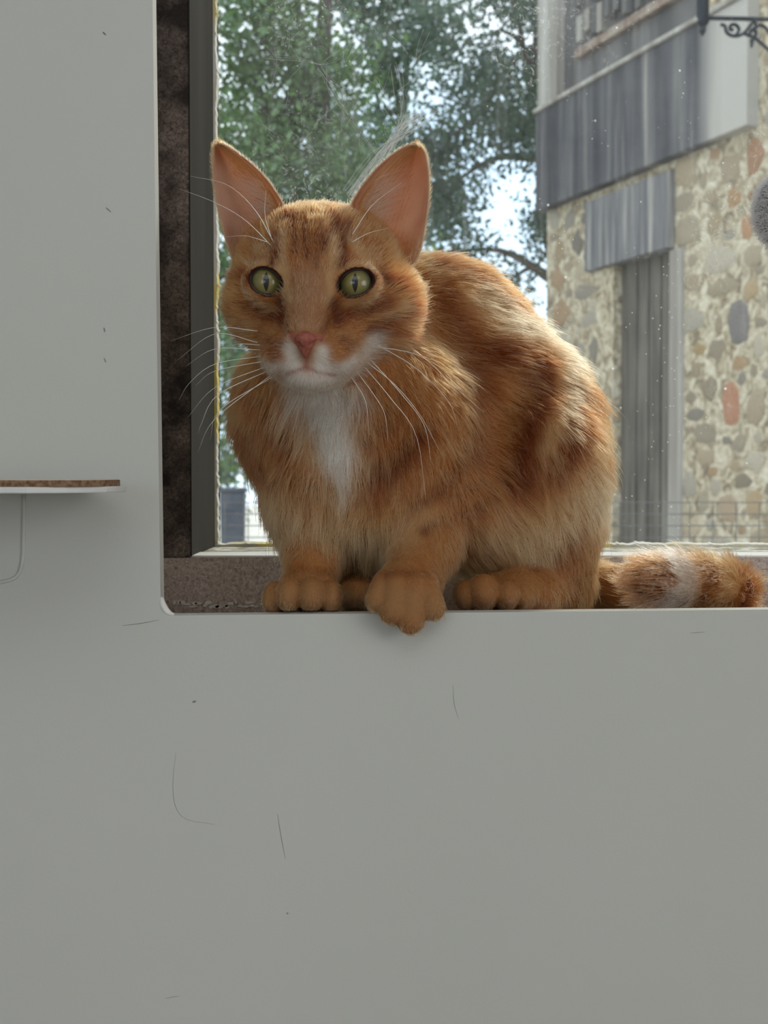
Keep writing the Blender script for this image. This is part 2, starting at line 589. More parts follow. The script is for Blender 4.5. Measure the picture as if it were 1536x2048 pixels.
M['brick'] = noise_mat('old_brick', [(0.35, (0.20, 0.14, 0.11)), (0.65, (0.36, 0.30, 0.25))], 12, 5, 0.9, 0.3)
M['iron'] = noise_mat('wrought_iron', [(0.3, (0.018, 0.022, 0.028)), (0.7, (0.035, 0.04, 0.048))], 30, 4, 0.6)

UMAX = 4.3
ZB0, ZB1 = bu(1092, 424)[1], bu(1098, 226)[1]    # bottom and top of the streaked band
ZTOP = 4.6
uD0, uD1 = bu(1226, 800)[0], bu(1346, 800)[0]    # doorway
zD = bu(1290, 512)[1]
# masonry core with the doorway left open
mb = MB()
for (u0, u1, z0, z1) in ((0, uD0, GZ, ZTOP), (uD1, UMAX, GZ, ZTOP), (uD0, uD1, zD, ZTOP)):
    mb.hexa([bpt(u0, z0, -0.5), bpt(u1, z0, -0.5), bpt(u1, z0, 0), bpt(u0, z0, 0),
             bpt(u0, z1, -0.5), bpt(u1, z1, -0.5), bpt(u1, z1, 0), bpt(u0, z1, 0)])
core = mb.build('wall', M['mortar'], bld)
slab('annex_wall', UMAX, 8.2, GZ, 3.1, -0.5, -0.02, M['mortar'])
slab('annex_coping', UMAX, 8.2, 3.1, 3.2, -0.55, 0.03, M['pale_stone'])
slab('far_wall', 0.0, 0.3, GZ, ZTOP, -4.5, -0.5, M['mortar'])
door = slab('door', uD0 - 0.05, uD1 + 0.05, GZ, zD + 0.05, -0.16, -0.07, M['door_wood'], bev=0)
for k in range(1, 5):
    uu = uD0 + (uD1 - uD0) * k / 5
    slab('door_board', uu - (uD1 - uD0) / 10 + 0.012, uu + (uD1 - uD0) / 10 - 0.012, GZ, zD, -0.07, -0.055, M['door_wood'], bev=0.004)
slab('door_jamb', uD1 - 0.015, uD1 + 0.13, GZ, zD - 0.02, -0.05, 0.03, M['pale_stone'])
uB1 = bu(1517, 210)[0]
uBm = bu(1405, 200)[0]
BAND_MAP.inputs[1].default_value = (bpt(bu(1420, 200)[0], 0, 0) - bld.location).y
BAND_MAP.inputs[2].default_value = (bpt(bu(1475, 200)[0], 0, 0) - bld.location).y
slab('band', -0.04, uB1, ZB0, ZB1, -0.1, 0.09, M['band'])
slab('band_lip', -0.05, uB1, ZB1, ZB1 + 0.035, -0.1, 0.115, M['pale_stone'])
# recessed dark wall above the band with a pale corner pier and a course of old bricks
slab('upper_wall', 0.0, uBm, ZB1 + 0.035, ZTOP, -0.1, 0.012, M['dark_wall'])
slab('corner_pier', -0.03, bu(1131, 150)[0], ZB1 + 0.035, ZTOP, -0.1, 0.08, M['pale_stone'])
uL0, uL1 = bu(1182, 500)[0], bu(1350, 450)[0]
slab('lintel', uL0, uL1, bu(1195, 541)[1], bu(1195, 402)[1], -0.3, 0.06, M['lintel'])
a, b_ = bu(1168, 85), bu(1345, 5)
for k in range(11):
    t = k / 10
    u = a[0] + (b_[0] - a[0]) * t
    z = a[1] + 0.16 * math.sin(k * 1.7) * 0.3
    for row in range(2):
        hh = random.uniform(0.16, 0.24)
        o = slab('brick', u - 0.035, u + 0.035, z + row * 0.27, z + row * 0.27 + hh, 0.0, 0.05 + random.uniform(0, 0.07), random.choice([M['brick'], M['pale_stone'], M['dark_wall']]), bev=0.006)
slab('brick_ledge', a[0] - 0.05, b_[0] + 0.3, a[1] - 0.12, a[1] - 0.05, 0.0, 0.06, M['brick'])

# rubble stones, each its own piece
m, nt, b, out = mat('rubble_stone')
tc = N(nt, 'TexCoord')
oi = N(nt, 'ObjectInfo')
no = N(nt, 'TexNoise', Scale=14, Detail=7, Roughness=0.7)
nt.links.new(tc.outputs['Object'], no.inputs['Vector'])
r_ = ramp(nt, no.outputs['Fac'], [(0.3, (0.42, 0.42, 0.42)), (0.7, (1.25, 1.22, 1.18))])
mx = N(nt, 'MixRGB', blend_type='MULTIPLY')
mx.inputs[0].default_value = 1
nt.links.new(oi.outputs['Color'], mx.inputs[1])
nt.links.new(r_.outputs[0], mx.inputs[2])
nt.links.new(mx.outputs[0], b.inputs['Base Color'])
b.inputs['Roughness'].default_value = 0.9
bu_ = N(nt, 'Bump', Strength=0.6, Distance=0.02)
nt.links.new(no.outputs['Fac'], bu_.inputs['Height'])
nt.links.new(bu_.outputs[0], b.inputs['Normal'])
M['stone'] = m
stone_meshes = []
for q in range(14):
    n = 9
    sh = [random.uniform(0.58, 1.12) for _ in range(n)]
    v = []
    for ring, (rr, dd) in enumerate(((1.05, -0.12), (1.0, 0.05), (0.78, 0.17), (0.4, 0.22))):
        for k in range(n):
            w = 2 * math.pi * k / n
            v.append((math.cos(w) * sh[k] * rr, dd + random.uniform(-.02, .02), math.sin(w) * sh[k] * rr))
    f = [tuple((i * n + k, i * n + (k + 1) % n, (i + 1) * n + (k + 1) % n, (i + 1) * n + k)) for i in range(3) for k in range(n)]
    f.append(tuple(3 * n + k for k in range(n)))
    me = bpy.data.meshes.new('stone')
    me.from_pydata([(x, -y, z) for x, y, z in v], [], f)
    me.materials.append(M['stone'])
    me.polygons.foreach_set('use_smooth', [True] * len(me.polygons))
    bm = bmesh.new()
    bm.from_mesh(me)
    bmesh.ops.recalc_face_normals(bm, faces=bm.faces[:])
    bm.to_mesh(me)
    bm.free()
    stone_meshes.append(me)
PAL = [(0.50, 0.43, 0.32), (0.42, 0.34, 0.23), (0.54, 0.49, 0.40), (0.30, 0.25, 0.19), (0.42, 0.26, 0.14), (0.26, 0.235, 0.21), (0.42, 0.39, 0.34), (0.48, 0.40, 0.28), (0.36, 0.30, 0.22)]
fixed = [(1462, 345, 27, 34, (0.50, 0.40, 0.28)), (1510, 318, 22, 40, (0.38, 0.17, 0.08)), (1418, 400, 14, 16, (0.44, 0.36, 0.24)),
         (1468, 402, 20, 24, (0.46, 0.25, 0.10)), (1500, 396, 9, 11, (0.38, 0.18, 0.08)), (1430, 455, 20, 22, (0.40, 0.31, 0.18)),
         (1492, 462, 14, 28, (0.50, 0.24, 0.10)), (1475, 655, 26, 50, (0.17, 0.17, 0.20)), (1502, 582, 20, 22, (0.50, 0.36, 0.20)),
         (1460, 815, 21, 50, (0.46, 0.17, 0.09)), (1510, 815, 24, 40, (0.42, 0.34, 0.24)), (1400, 700, 14, 14, (0.55, 0.38, 0.18)),
         (1118, 507, 14, 24, (0.46, 0.33, 0.20)), (1155, 490, 12, 30, (0.20, 0.19, 0.18)), (1470, 930, 14, 14, (0.42, 0.32, 0.2)),
         (1455, 1020, 24, 30, (0.42, 0.30, 0.20)), (1510, 1010, 22, 30, (0.50, 0.36, 0.20))]
placed = []
stones = []
c_l = Vector((0, CAM_Y, CAM_Z))


def add_stone(u, z, ru, rz, colr):
    o = bpy.data.objects.new('stone', random.choice(stone_meshes))
    o.location = bpt(u, z, 0.0) - bld.location
    d = min(ru, rz) * 0.42
    o.rotation_euler = (0, 0, math.atan2(U.y, U.x) + 0.0)
    o.scale = (ru, d, rz)
    k = random.uniform(0.85, 1.15)
    colr = [a_ * .72 + m_ * .28 for a_, m_ in zip(colr, (.46, .39, .27))]
    o.color = (colr[0] * k, colr[1] * k, colr[2] * k, 1)
    put(o, parent=bld)
    placed.append((u, z, ru, rz))
    return o


for px, py, rx_, ry_, c in fixed:
    u0, z0 = bu(px - rx_, py)
    u1, _ = bu(px + rx_, py)
    _, za = bu(px, py - ry_)
    _, zc_ = bu(px, py + ry_)
    add_stone((u0 + u1) / 2, z0, abs(u1 - u0) / 2, abs(za - zc_) / 2, c)


def free_area(u, z):
    if ZB0 - 0.06 < z and u < uB1 + 0.08:
        return False
    if uL0 - 0.06 < u < uL1 + 0.06 and bu(1195, 541)[1] - 0.06 < z < bu(1195, 402)[1] + 0.05:
        return False
    if uD0 - 0.2 < u < uD1 + 0.2 and z < zD + 0.05:
        return False
    return True


tries = 0
while len(placed) < 285 and tries < 14000:
    tries += 1
    u, z = random.uniform(0.06, 3.5), random.uniform(-0.75, 3.0)
    big = 1.0 if tries < 1500 else (0.72 if tries < 5000 else 0.5)
    ru, rz = random.uniform(0.10, 0.21) * big, random.uniform(0.06, 0.13) * big
    if not free_area(u, z) or u - ru < 0.0:
        continue
    if any((abs(u - a0) / (ru + a2)) ** 2 + (abs(z - a1) / (rz + a3)) ** 2 < 1.02 for a0, a1, a2, a3 in placed):
        continue
    add_stone(u, z, ru, rz, random.choice(PAL))

# wrought-iron lamp bracket on the building
yB = 6.3
lb = thing('lamp_bracket', P(1406, 60, yB), 'black wrought-iron wall bracket with scrollwork, high on the stone building', 'bracket')
M['iron'].node_tree.nodes['Principled BSDF'].inputs['Specular IOR Level'].default_value = 0.2


def LB(px, py, dy=0.0):
    return P(px, py, yB + dy)


mb = MB()
mb.tube([LB(1406, -60), LB(1406, 48)], 0.028, 10)
mb.tube([LB(1406, 44), LB(1406, 54), LB(1405, 62), LB(1405, 72)], [0.034, 0.016, 0.02, 0.004], 10)
mb.tube([LB(1406, -62), LB(1406, 36)], 0.034, 4)
mb.build('post', M['iron'], lb)
mb = MB()
mb.tube([LB(1412, 36), LB(1700, 42)], 0.012, 8)
mb.build('arm', M['iron'], lb)
scrolls = [
    [(1441, 49), (1450, 52), (1452, 62), (1460, 70), (1475, 72), (1488, 66), (1500, 52), (1508, 42)],
    [(1472, 70), (1478, 60), (1472, 50), (1462, 50), (1460, 58), (1467, 60)],
    [(1485, 66), (1496, 70), (1508, 74), (1512, 64), (1503, 60), (1500, 67)],
    [(1510, 42), (1512, 54), (1506, 58)],
    [(1503, 92), (1508, 76), (1524, 88), (1545, 105), (1570, 110)],
    [(1508, 60), (1520, 50), (1535, 60), (1545, 80)],
]
for s in scrolls:
    MB().tube(catmull([LB(*q) for q in s], 22), 0.0095, 6).build('scroll', M['iron'], lb)
mb = MB()
mb.tube([LB(1503, 96), LB(1504, 80)], [0.004, 0.014], 8)
mb.build('finial', M['iron'], lb)

# wire mesh fence
yW = 2.7
wf = thing('wire_fence', (0.4, yW, GZ), 'low welded wire mesh fence with square openings in the yard', 'fence')
m, nt, b, out = mat('galvanised_wire')
b.inputs['Base Color'].default_value = (0.10, 0.10, 0.10, 1)
b.inputs['Roughness'].default_value = 0.5
M['wire'] = m
zT = P(1300, 1005, yW).z
mb = MB()
dx = 46.5 / F * (yW - CAM_Y)
for k in range(-32, 40):
    x = P(1240, 1000, yW).x + k * dx
    mb.tube([(x, yW, GZ), (x, yW, zT)], 0.0013, 4)
for k in range(14):
    z = zT - k * dx * (0.5 if k < 4 else 1.0)
    mb.tube([(-1.5, yW + 0.002, z), (2.4, yW + 0.002, z)], 0.0013, 4)
mb.build('wire_mesh', M['wire'], wf)
for x in (-1.5, 2.4):
    MB().tube([(x, yW, GZ - 0.02), (x, yW, zT + 0.05)], 0.02, 8).build('post', M['wire'], wf)

# dark bin standing far off in the yard
M['bin'] = noise_mat('bin_plastic', [(0.3, (0.05, 0.06, 0.08)), (0.7, (0.09, 0.10, 0.13))], 10, 3, 0.5)
yb = 7.4
c0 = P(466, 1030, yb)
bn = thing('waste_bin', (c0.x, yb, GZ), 'dark blue-grey bin far off on the pale yard', 'bin')
zt_ = P(466, 985, yb).z
mb = MB()
mb.hexa([(c0.x + sx * 0.055, yb + sy * 0.06, GZ) for sx, sy in ((-1, -1), (1, -1), (1, 1), (-1, 1))] +
        [(c0.x + sx * 0.075, yb + sy * 0.08, zt_) for sx, sy in ((-1, -1), (1, -1), (1, 1), (-1, 1))])
bevel(mb.build('body', M['bin'], bn), 0.01)
mb = MB()
mb.box((c0.x - 0.085, yb - 0.09, zt_), (c0.x + 0.085, yb + 0.09, zt_ + 0.03))
bevel(mb.build('lid', M['bin'], bn), 0.01)


# trees
def leaf_mat(name, c1, c2):
    m, nt, b, out = mat(name)
    nt.nodes.remove(b)
    at = N(nt, 'Attribute', attribute_name='leaf_tone')
    r = ramp(nt, at.outputs['Fac'], [(0.0, c1), (1.0, c2)])
    d = N(nt, 'BsdfDiffuse')
    t = N(nt, 'BsdfTranslucent')
    g = N(nt, 'BsdfGlossy', Roughness=0.35)
    g.inputs['Color'].default_value = (0.5, 0.55, 0.6, 1)
    hs = N(nt, 'HueSaturation', Saturation=1.1, Value=1.3)
    nt.links.new(r.outputs[0], d.inputs['Color'])
    nt.links.new(r.outputs[0], hs.inputs['Color'])
    nt.links.new(hs.outputs[0], t.inputs['Color'])
    s1 = N(nt, 'MixShader')
    s1.inputs[0].default_value = 0.42
    nt.links.new(d.outputs[0], s1.inputs[1])
    nt.links.new(t.outputs[0], s1.inputs[2])
    s2 = N(nt, 'MixShader')
    s2.inputs[0].default_value = 0.10
    nt.links.new(s1.outputs[0], s2.inputs[1])
    nt.links.new(g.outputs[0], s2.inputs[2])
    nt.links.new(s2.outputs[0], out.inputs['Surface'])
    return m


M['bark'] = noise_mat('bark', [(0.3, (0.06, 0.05, 0.045)), (0.7, (0.14, 0.12, 0.105))], 9, 6, 0.95, 0.5, stretch=(1, 1, 0.25))
M['leaf_a'] = leaf_mat('fresh_leaves', (0.04, 0.09, 0.03), (0.16, 0.27, 0.08))
M['leaf_b'] = leaf_mat('mid_leaves', (0.03, 0.065, 0.035), (0.10, 0.175, 0.085))
M['leaf_c'] = leaf_mat('dark_leaves', (0.02, 0.045, 0.03), (0.07, 0.125, 0.07))


def leaves_mesh(centres, spread, count, size, mt, name, parent):
    c = np.asarray(centres)
    pick = rng.integers(0, len(c), count)
    p = c[pick] + rng.normal(0, 1, (count, 3)) * np.asarray(spread)[pick][:, None]
    d = rng.normal(0, 1, (count, 3)) + np.array([0, 0, -0.35])
    d /= np.linalg.norm(d, axis=1)[:, None]
    s = np.cross(d, rng.normal(0, 1, (count, 3)))
    s /= np.linalg.norm(s, axis=1)[:, None]
    nn = np.cross(d, s)
    L = (size * rng.uniform(0.7, 1.3, count))[:, None]
    v = np.stack([p - d * L * .5, p + s * L * .24 + nn * L * .05, p + d * L * .5, p - s * L * .24 + nn * L * .05], 1).reshape(-1, 3)
    v -= np.array(parent.location)
    me = bpy.data.meshes.new(name)
    me.vertices.add(len(v))
    me.vertices.foreach_set('co', v.astype(np.float32).ravel())
    me.loops.add(count * 6)
    idx = (np.arange(count)[:, None] * 4 + np.array([0, 1, 2, 0, 2, 3])[None]).ravel()
    me.loops.foreach_set('vertex_index', idx.astype(np.int32))
    me.polygons.add(count * 2)
    me.polygons.foreach_set('loop_start', np.arange(0, count * 6, 3, dtype=np.int32))
    me.update(calc_edges=True)
    tone = np.clip(np.repeat(rng.uniform(0, 1, count) * .6 + rng.uniform(0, .4, len(c))[pick], 4), 0, 1)
    at = me.attributes.new('leaf_tone', 'FLOAT', 'POINT')
    at.data.foreach_set('value', tone.astype(np.float32))
    me.materials.append(mt)
    o = bpy.data.objects.new(name, me)
    return put(o, parent=parent, kind='stuff')


def tree(base, lean, h, rt, blobs, nleaf, size, mt, label):
    t = thing('tree', base, label, 'tree', 'trees beyond the yard')
    base = Vector(base)
    top = base + Vector((lean[0], lean[1], h))
    tr_ = catmull([base - Vector((0, 0, .02)), base.lerp(top, .35) + Vector((.08, 0, 0)), base.lerp(top, .7) - Vector((.06, 0, 0)), top], 16)
    MB().tube(tr_, [rt * (1 - .75 * i / 15) for i in range(16)], 10).build('trunk', M['bark'], t, smooth=True)
    cs, sp = [], []
    for (c, r, n) in blobs:
        c = Vector(c)
        st = tr_[random.randint(6, 13)]
        mid = st.lerp(c, .5) + Vector((0, 0, .15))
        MB().tube(catmull([st, mid, c], 8), [rt * .38 * (1 - .8 * i / 7) for i in range(8)], 6).build('branch', M['bark'], t, smooth=True)
        for _ in range(n):
            q = rng.normal(0, 1, 3)
            q = q / np.linalg.norm(q) * rng.uniform(.25, 1) ** .5
            e = np.array(c) + q * np.array(r)
            cs.append(e)
            sp.append(rng.uniform(.10, .2))
            if _ % 4 == 0:
                MB().tube(catmull([c, Vector(c).lerp(Vector(e), .6) + Vector((0, 0, .05)), Vector(e)], 5), [.016, .012, .009, .006, .003], 5).build('twig', M['bark'], t)
    leaves_mesh(cs, sp, nleaf, size, mt, 'foliage', t)
    return t


def T(px, py, d):
    return P(px, py, d)


tree((T(640, 900, 9.9).x, 9.9, GZ), (0.1, 0, ), 5.6, 0.17,
     [(T(470, 60, 9.6), (.75, .5, .55), 16), (T(500, 330, 9.5), (.6, .5, .6), 18), (T(620, 200, 9.8), (.65, .5, .55), 16), (T(560, -160, 9.8), (1.1, .6, .8), 22),
      (T(660, 420, 9.7), (.5, .5, .4), 12), (T(430, 560, 9.8), (.7, .5, .6), 14), (T(440, 800, 9.8), (.5, .5, .5), 12), (T(250, 300, 9.8), (.9, .5, .9), 16)],
     21000, .075, M['leaf_a'], 'fresh green leafy tree with a dark trunk, left of the cat\'s ears')
tree((T(800, 900, 15).x, 15, GZ), (0.1, .1), 6.2, 0.12,
     [(T(770, 60, 14.8), (1.0, .6, .8), 18), (T(800, 330, 14.8), (.9, .6, .8), 16), (T(700, -120, 15), (1.3, .7, .9), 16), (T(640, 300, 15.2), (1.0, .6, 1.0), 15), (T(520, 480, 15), (.9, .5, 1.0), 14)],
     19000, .095, M['leaf_b'], 'grey-green tree with a thin pale trunk, behind the cat\'s head')
tree((T(1150, 900, 12.2).x, 12.2, GZ), (-.4, 0), 6.0, 0.14,
     [(T(1000, 60, 11.8), (.75, .8, .6), 18), (T(960, 230, 11.6), (.7, .7, .45), 15), (T(1050, 270, 12.2), (.45, .6, .35), 10), (T(890, 380, 12), (.5, .6, .4), 10), (T(1075, 440, 12.3), (.25, .5, .25), 4),
      (T(905, 500, 12), (.3, .5, .3), 6), (T(1020, 560, 12.4), (.45, .5, .22), 5), (T(1000, -150, 12), (1.2, 1, .8), 18)],
     14000, .072, M['leaf_c'], 'dark green tree against bright sky, next to the stone building')
tree((T(380, 900, 18.5).x, 18.5, GZ), (0, 0), 3.2, 0.1,
     [(T(450, 760, 18.4), (1.2, .8, .8), 16), (T(440, 930, 18.2), (1.1, .7, .5), 12), (T(600, 640, 18.6), (1.3, .8, .8), 14)],
     9000, .09, M['leaf_b'], 'low distant tree seen at the left edge of the pane')

# ------------------------------------------------------------------ the cat: one continuous body from blended solids
H = 0.00125
LO = np.array([-0.118, -0.034, -0.040])
HI = np.array([0.262, 0.225, 0.262])
SH = np.ceil((HI - LO) / H).astype(int) + 1
AX = [LO[i] + np.arange(SH[i], dtype=np.float32) * np.float32(H) for i in range(3)]
PR = []          # primitives


def euler(r):
    return np.array(Matrix.Rotation(math.radians(r[2]), 3, 'Z') @ Matrix.Rotation(math.radians(r[1]), 3, 'Y') @ Matrix.Rotation(math.radians(r[0]), 3, 'X'))


def ell(c, r, k=0.014, rot=(0, 0, 0), flow=(0, 0, -1), fur=0.014, lift=0.35, tag='body'):
    PR.append(dict(t='e', c=np.array(P(*c)), r=np.array(r), R=euler(rot), k=k, flow=np.array(flow, float), fur=fur, lift=lift, tag=tag))


def cone(a, ra, b, rb, k=0.012, flow=None, fur=0.007, lift=0.3, tag='leg'):
    a, b = np.array(P(*a)), np.array(P(*b))
    PR.append(dict(t='c', a=a, b=b, ra=ra, rb=rb, k=k, flow=(b - a) if flow is None else np.array(flow, float), fur=fur, lift=lift, tag=tag))


def sdf(p, X, Y, Z):
    if p['t'] == 'e':
        q = [X - p['c'][0], Y - p['c'][1], Z - p['c'][2]]
        R = p['R']
        l = [(q[0] * R[0, i] + q[1] * R[1, i] + q[2] * R[2, i]) for i in range(3)]
        r = p['r']
        k0 = np.sqrt((l[0] / r[0]) ** 2 + (l[1] / r[1]) ** 2 + (l[2] / r[2]) ** 2)
        k1 = np.sqrt((l[0] / r[0] ** 2) ** 2 + (l[1] / r[1] ** 2) ** 2 + (l[2] / r[2] ** 2) ** 2)
        return k0 * (k0 - 1) / np.maximum(k1, 1e-6)
    a, b = p['a'], p['b']
    ba = b - a
    q = [X - a[0], Y - a[1], Z - a[2]]
    t = np.clip((q[0] * ba[0] + q[1] * ba[1] + q[2] * ba[2]) / (ba @ ba), 0, 1)
    d = np.sqrt((q[0] - ba[0] * t) ** 2 + (q[1] - ba[1] * t) ** 2 + (q[2] - ba[2] * t) ** 2)
    return d - (p['ra'] + (p['rb'] - p['ra']) * t)


def bbox(p):
    if p['t'] == 'e':
        m = np.max(p['r']) * np.ones(3)
        return p['c'] - m, p['c'] + m
    return np.minimum(p['a'] - p['ra'], p['b'] - p['rb']), np.maximum(p['a'] + p['ra'], p['b'] + p['rb'])


# trunk of the body
ell((690, 900, .088), (.052, .048, .060), flow=(0, -.3, -1), fur=.019, lift=.30)
ell((577, 825, .100), (.032, .045, .046), flow=(-.25, 0, -1), fur=.016)
ell((830, 890, .082), (.043, .044, .060), flow=(.45, -.1, -1), fur=.015)
ell((655, 1000, .070), (.033, .036, .032), flow=(0, -.3, -1), fur=.026, lift=.40)
ell((750, 1030, .072), (.034, .034, .027), flow=(0, -.3, -1), fur=.028, lift=.40)
ell((862, 722, .145), (.071, .056, .068), flow=(1, .25, -.45), fur=.013)
ell((985, 830, .130), (.058, .056, .064), flow=(1, .1, -.45), fur=.015)
ell((1085, 930, .122), (.040, .052, .070), flow=(.8, 0, -1), fur=.015)
ell((1080, 985, .080), (.038, .032, .056), rot=(0, 14, 0), flow=(.35, 0, -1), fur=.015)
ell((950, 1000, .090), (.050, .045, .044), flow=(.7, 0, -.8), fur=.018)
cone((690, 640, .085), .040, (730, 830, .100), .050, k=.02, flow=(0, -.2, -1), fur=.015, tag='body')
# front leg, image left, and paw
PAWF = (0, -.5, -.85)
cone((614, 970, .062), .024, (628, 1110, .048), .0135, flow=(0, -.1, -1), fur=.009)
cone((628, 1110, .048), .0140, (620, 1168, .032), .0150, flow=(0, -.3, -1), fur=.006)
ell((610, 1180, .034), (.0165, .018, .0105), k=.006, flow=PAWF, fur=.004, tag='paw')
for x, y, r, dy in ((550, 1196, .0066, .015), (580, 1189, .0076, .008), (622, 1189, .0084, .007), (660, 1195, .0070, .013)):
    ell((x, y, dy + .006), (r, .0140, .0100), k=.0009, rot=(0, 0, (x - 607) * .18), flow=PAWF, fur=.0029, lift=.22, tag='paw')
# front leg, image right, its paw hanging over the edge
cone((845, 960, .062), .030, (850, 1090, .044), .0180, flow=(0, -.1, -1), fur=.010)
cone((850, 1090, .044), .0180, (826, 1160, .018), .0160, flow=(0, -.3, -1), fur=.006)
ell((812, 1172, .012), (.0170, .013, .0120), k=.008, flow=PAWF, fur=.004, tag='paw')
for a, ra, b, rb in (((770, 1165, .000), .0068, (754, 1200, -.008), .0066), ((794, 1165, -.004), .0074, (785, 1222, -.0120), .0076),
                     ((824, 1168, -.004), .0078, (821, 1240, -.0125), .0078), ((850, 1168, .000), .0070, (865, 1216, -.0095), .0071)):
    cone(a, ra, b, rb, k=.0009, lift=.22, flow=(0, -.3, -1), fur=.0030, tag='paw')
# hind paw and shank, image right
ell((1020, 1186, .056), (.026, .024, .0115), k=.008, flow=PAWF, fur=.005, tag='paw')
for x, y, r, dy in ((934, 1191, .0086, .033), (968, 1184, .0100, .026), (1013, 1190, .0082, .028), (1045, 1193, .0080, .036)):
    ell((x, y, dy + .006), (r * .92, .0135, r * 1.05), k=.0009, flow=PAWF, fur=.0029, lift=.22, tag='paw')
cone((1060, 1185, .055), .0135, (1135, 1165, .095), .0150, k=.012, flow=(.3, 0, -1), fur=.009)
cone((1120, 1060, .085), .0240, (1120, 1170, .085), .0160, k=.014, flow=(.2, 0, -1), fur=.012)
# far hind paw seen between the front legs
ell((712, 1186, .068), (.0140, .020, .0115), k=.006, flow=PAWF, fur=.004, tag='paw')
for x, dy in ((693, .052), (716, .048), (738, .052)):
    cone((x, 1180, dy + .014), .0085, (x, 1188, dy), .0080, k=.003, flow=PAWF, fur=.0035, tag='paw')
cone((720, 1175, .085), .015, (800, 1090, .105), .024, k=.012, flow=(0, -.3, -1), fur=.010)
# tail, curling out to the right and back
TAIL = catmull([P(1085, 1150, .135), P(1180, 1172, .130), P(1290, 1185, .118), P(1400, 1188, .104), P(1466, 1186, .082), P(1440, 1170, .060), P(1360, 1163, .050), P(1296, 1160, .046)], 15)
TR = [.0150, .0145, .014, .0135, .013, .0125, .012, .012, .012, .0122, .0124, .0126, .0126, .0122, .0105]
for i in range(14):
    a, b = np.array(TAIL[i]), np.array(TAIL[i + 1])
    PR.append(dict(t='c', a=a, b=b, ra=TR[i], rb=TR[i + 1], k=.003, flow=b - a, fur=.011 + .004 * (i > 6), lift=.38 + .25 * (i > 7), tag='tail', s=i / 13))

# head
HEADK = .011
ell((640, 522, .064), (.049, .046, .0335), k=HEADK, fur=.0065, lift=.22, tag='head')
ell((538, 606, .058), (.0240, .030, .026), k=HEADK, fur=.011, lift=.5, tag='cheek')
ell((758, 610, .056), (.0245, .030, .026), k=HEADK, fur=.011, lift=.5, tag='cheek')
ell((640, 610, .048), (.043, .034, .036), k=HEADK, fur=.006, lift=.22, tag='head')
ell((632, 700, .045), (.032, .030, .021), k=HEADK, fur=.010, lift=.35, tag='jaw')
ell((622, 545, .028), (.030, .020, .024), k=HEADK, fur=.0045, lift=.18, tag='head')
ell((622, 708, .022), (.029, .023, .0200), k=.008, fur=.0040, lift=.20, tag='muzzle')
ell((577, 715, .0070), (.0120, .0115, .0105), k=.008, fur=.0038, lift=.24, tag='muzzle')
ell((655, 716, .0060), (.0145, .0118, .0110), k=.008, fur=.0038, lift=.24, tag='muzzle')
ell((622, 753, .0060), (.0135, .0105, .0085), k=.005, fur=.0036, lift=.25, tag='muzzle')
cone((622, 545, .021), .0130, (608, 672, -.0005), .0098, k=.008, fur=.0042, lift=.20, tag='bridge')
EYES = [dict(px=534, py=568, Y=.0235, tilt=-26, ax=(.0096, .0072)), dict(px=712, py=570, Y=.0210, tilt=22, ax=(.0102, .0074))]
for e in EYES:
    e['c'] = np.array(P(e['px'], e['py'], e['Y']))
    PR.append(dict(t='e', c=e['c'], r=np.array([.0142, .0132, .0128]), R=np.eye(3), k=.006, flow=np.array([0, 0, 1.]), fur=.003, lift=.15, tag='head'))

D = np.full(SH, 0.06, np.float32)
for p in PR:
    lo, hi = bbox(p)
    i0 = np.clip(np.floor((lo - .024 - LO) / H).astype(int), 0, SH - 1)
    i1 = np.clip(np.ceil((hi + .024 - LO) / H).astype(int) + 1, 1, SH)
    s = tuple(slice(a, b) for a, b in zip(i0, i1))
    d = sdf(p, AX[0][s[0]][:, None, None], AX[1][s[1]][None, :, None], AX[2][s[2]][None, None, :]).astype(np.float32)
    o = D[s]
    h = np.maximum(p['k'] - np.abs(o - d), 0) / p['k']
    D[s] = np.minimum(o, d) - h * h * p['k'] * .25


def carve(lo, hi, fn, k):
    i0 = np.clip(np.floor((lo - LO) / H).astype(int), 0, SH - 1)
    i1 = np.clip(np.ceil((hi - LO) / H).astype(int) + 1, 1, SH)
    s = tuple(slice(a, b) for a, b in zip(i0, i1))
    d = -fn(AX[0][s[0]][:, None, None], AX[1][s[1]][None, :, None], AX[2][s[2]][None, None, :])
    o = D[s]
    h = np.maximum(k - np.abs(o - d), 0) / k
    D[s] = (np.maximum(o, d) + h * h * k * .25).astype(np.float32)


def eye_uv(e, X, Z):
    w = math.radians(e['tilt'])
    x, z = X - e['c'][0], Z - e['c'][2]
    return (x * math.cos(w) + z * math.sin(w)) / e['ax'][0], (-x * math.sin(w) + z * math.cos(w)) / e['ax'][1]


for e in EYES:
    def fn(X, Y, Z, e=e):
        a, b = eye_uv(e, X, Z)
        return np.maximum((np.sqrt(a * a + b * b) - 1) * .008, (Y - (e['c'][1] + .004)))
    carve(e['c'] - .02, e['c'] + np.array([.02, .006, .02]), fn, .0012)


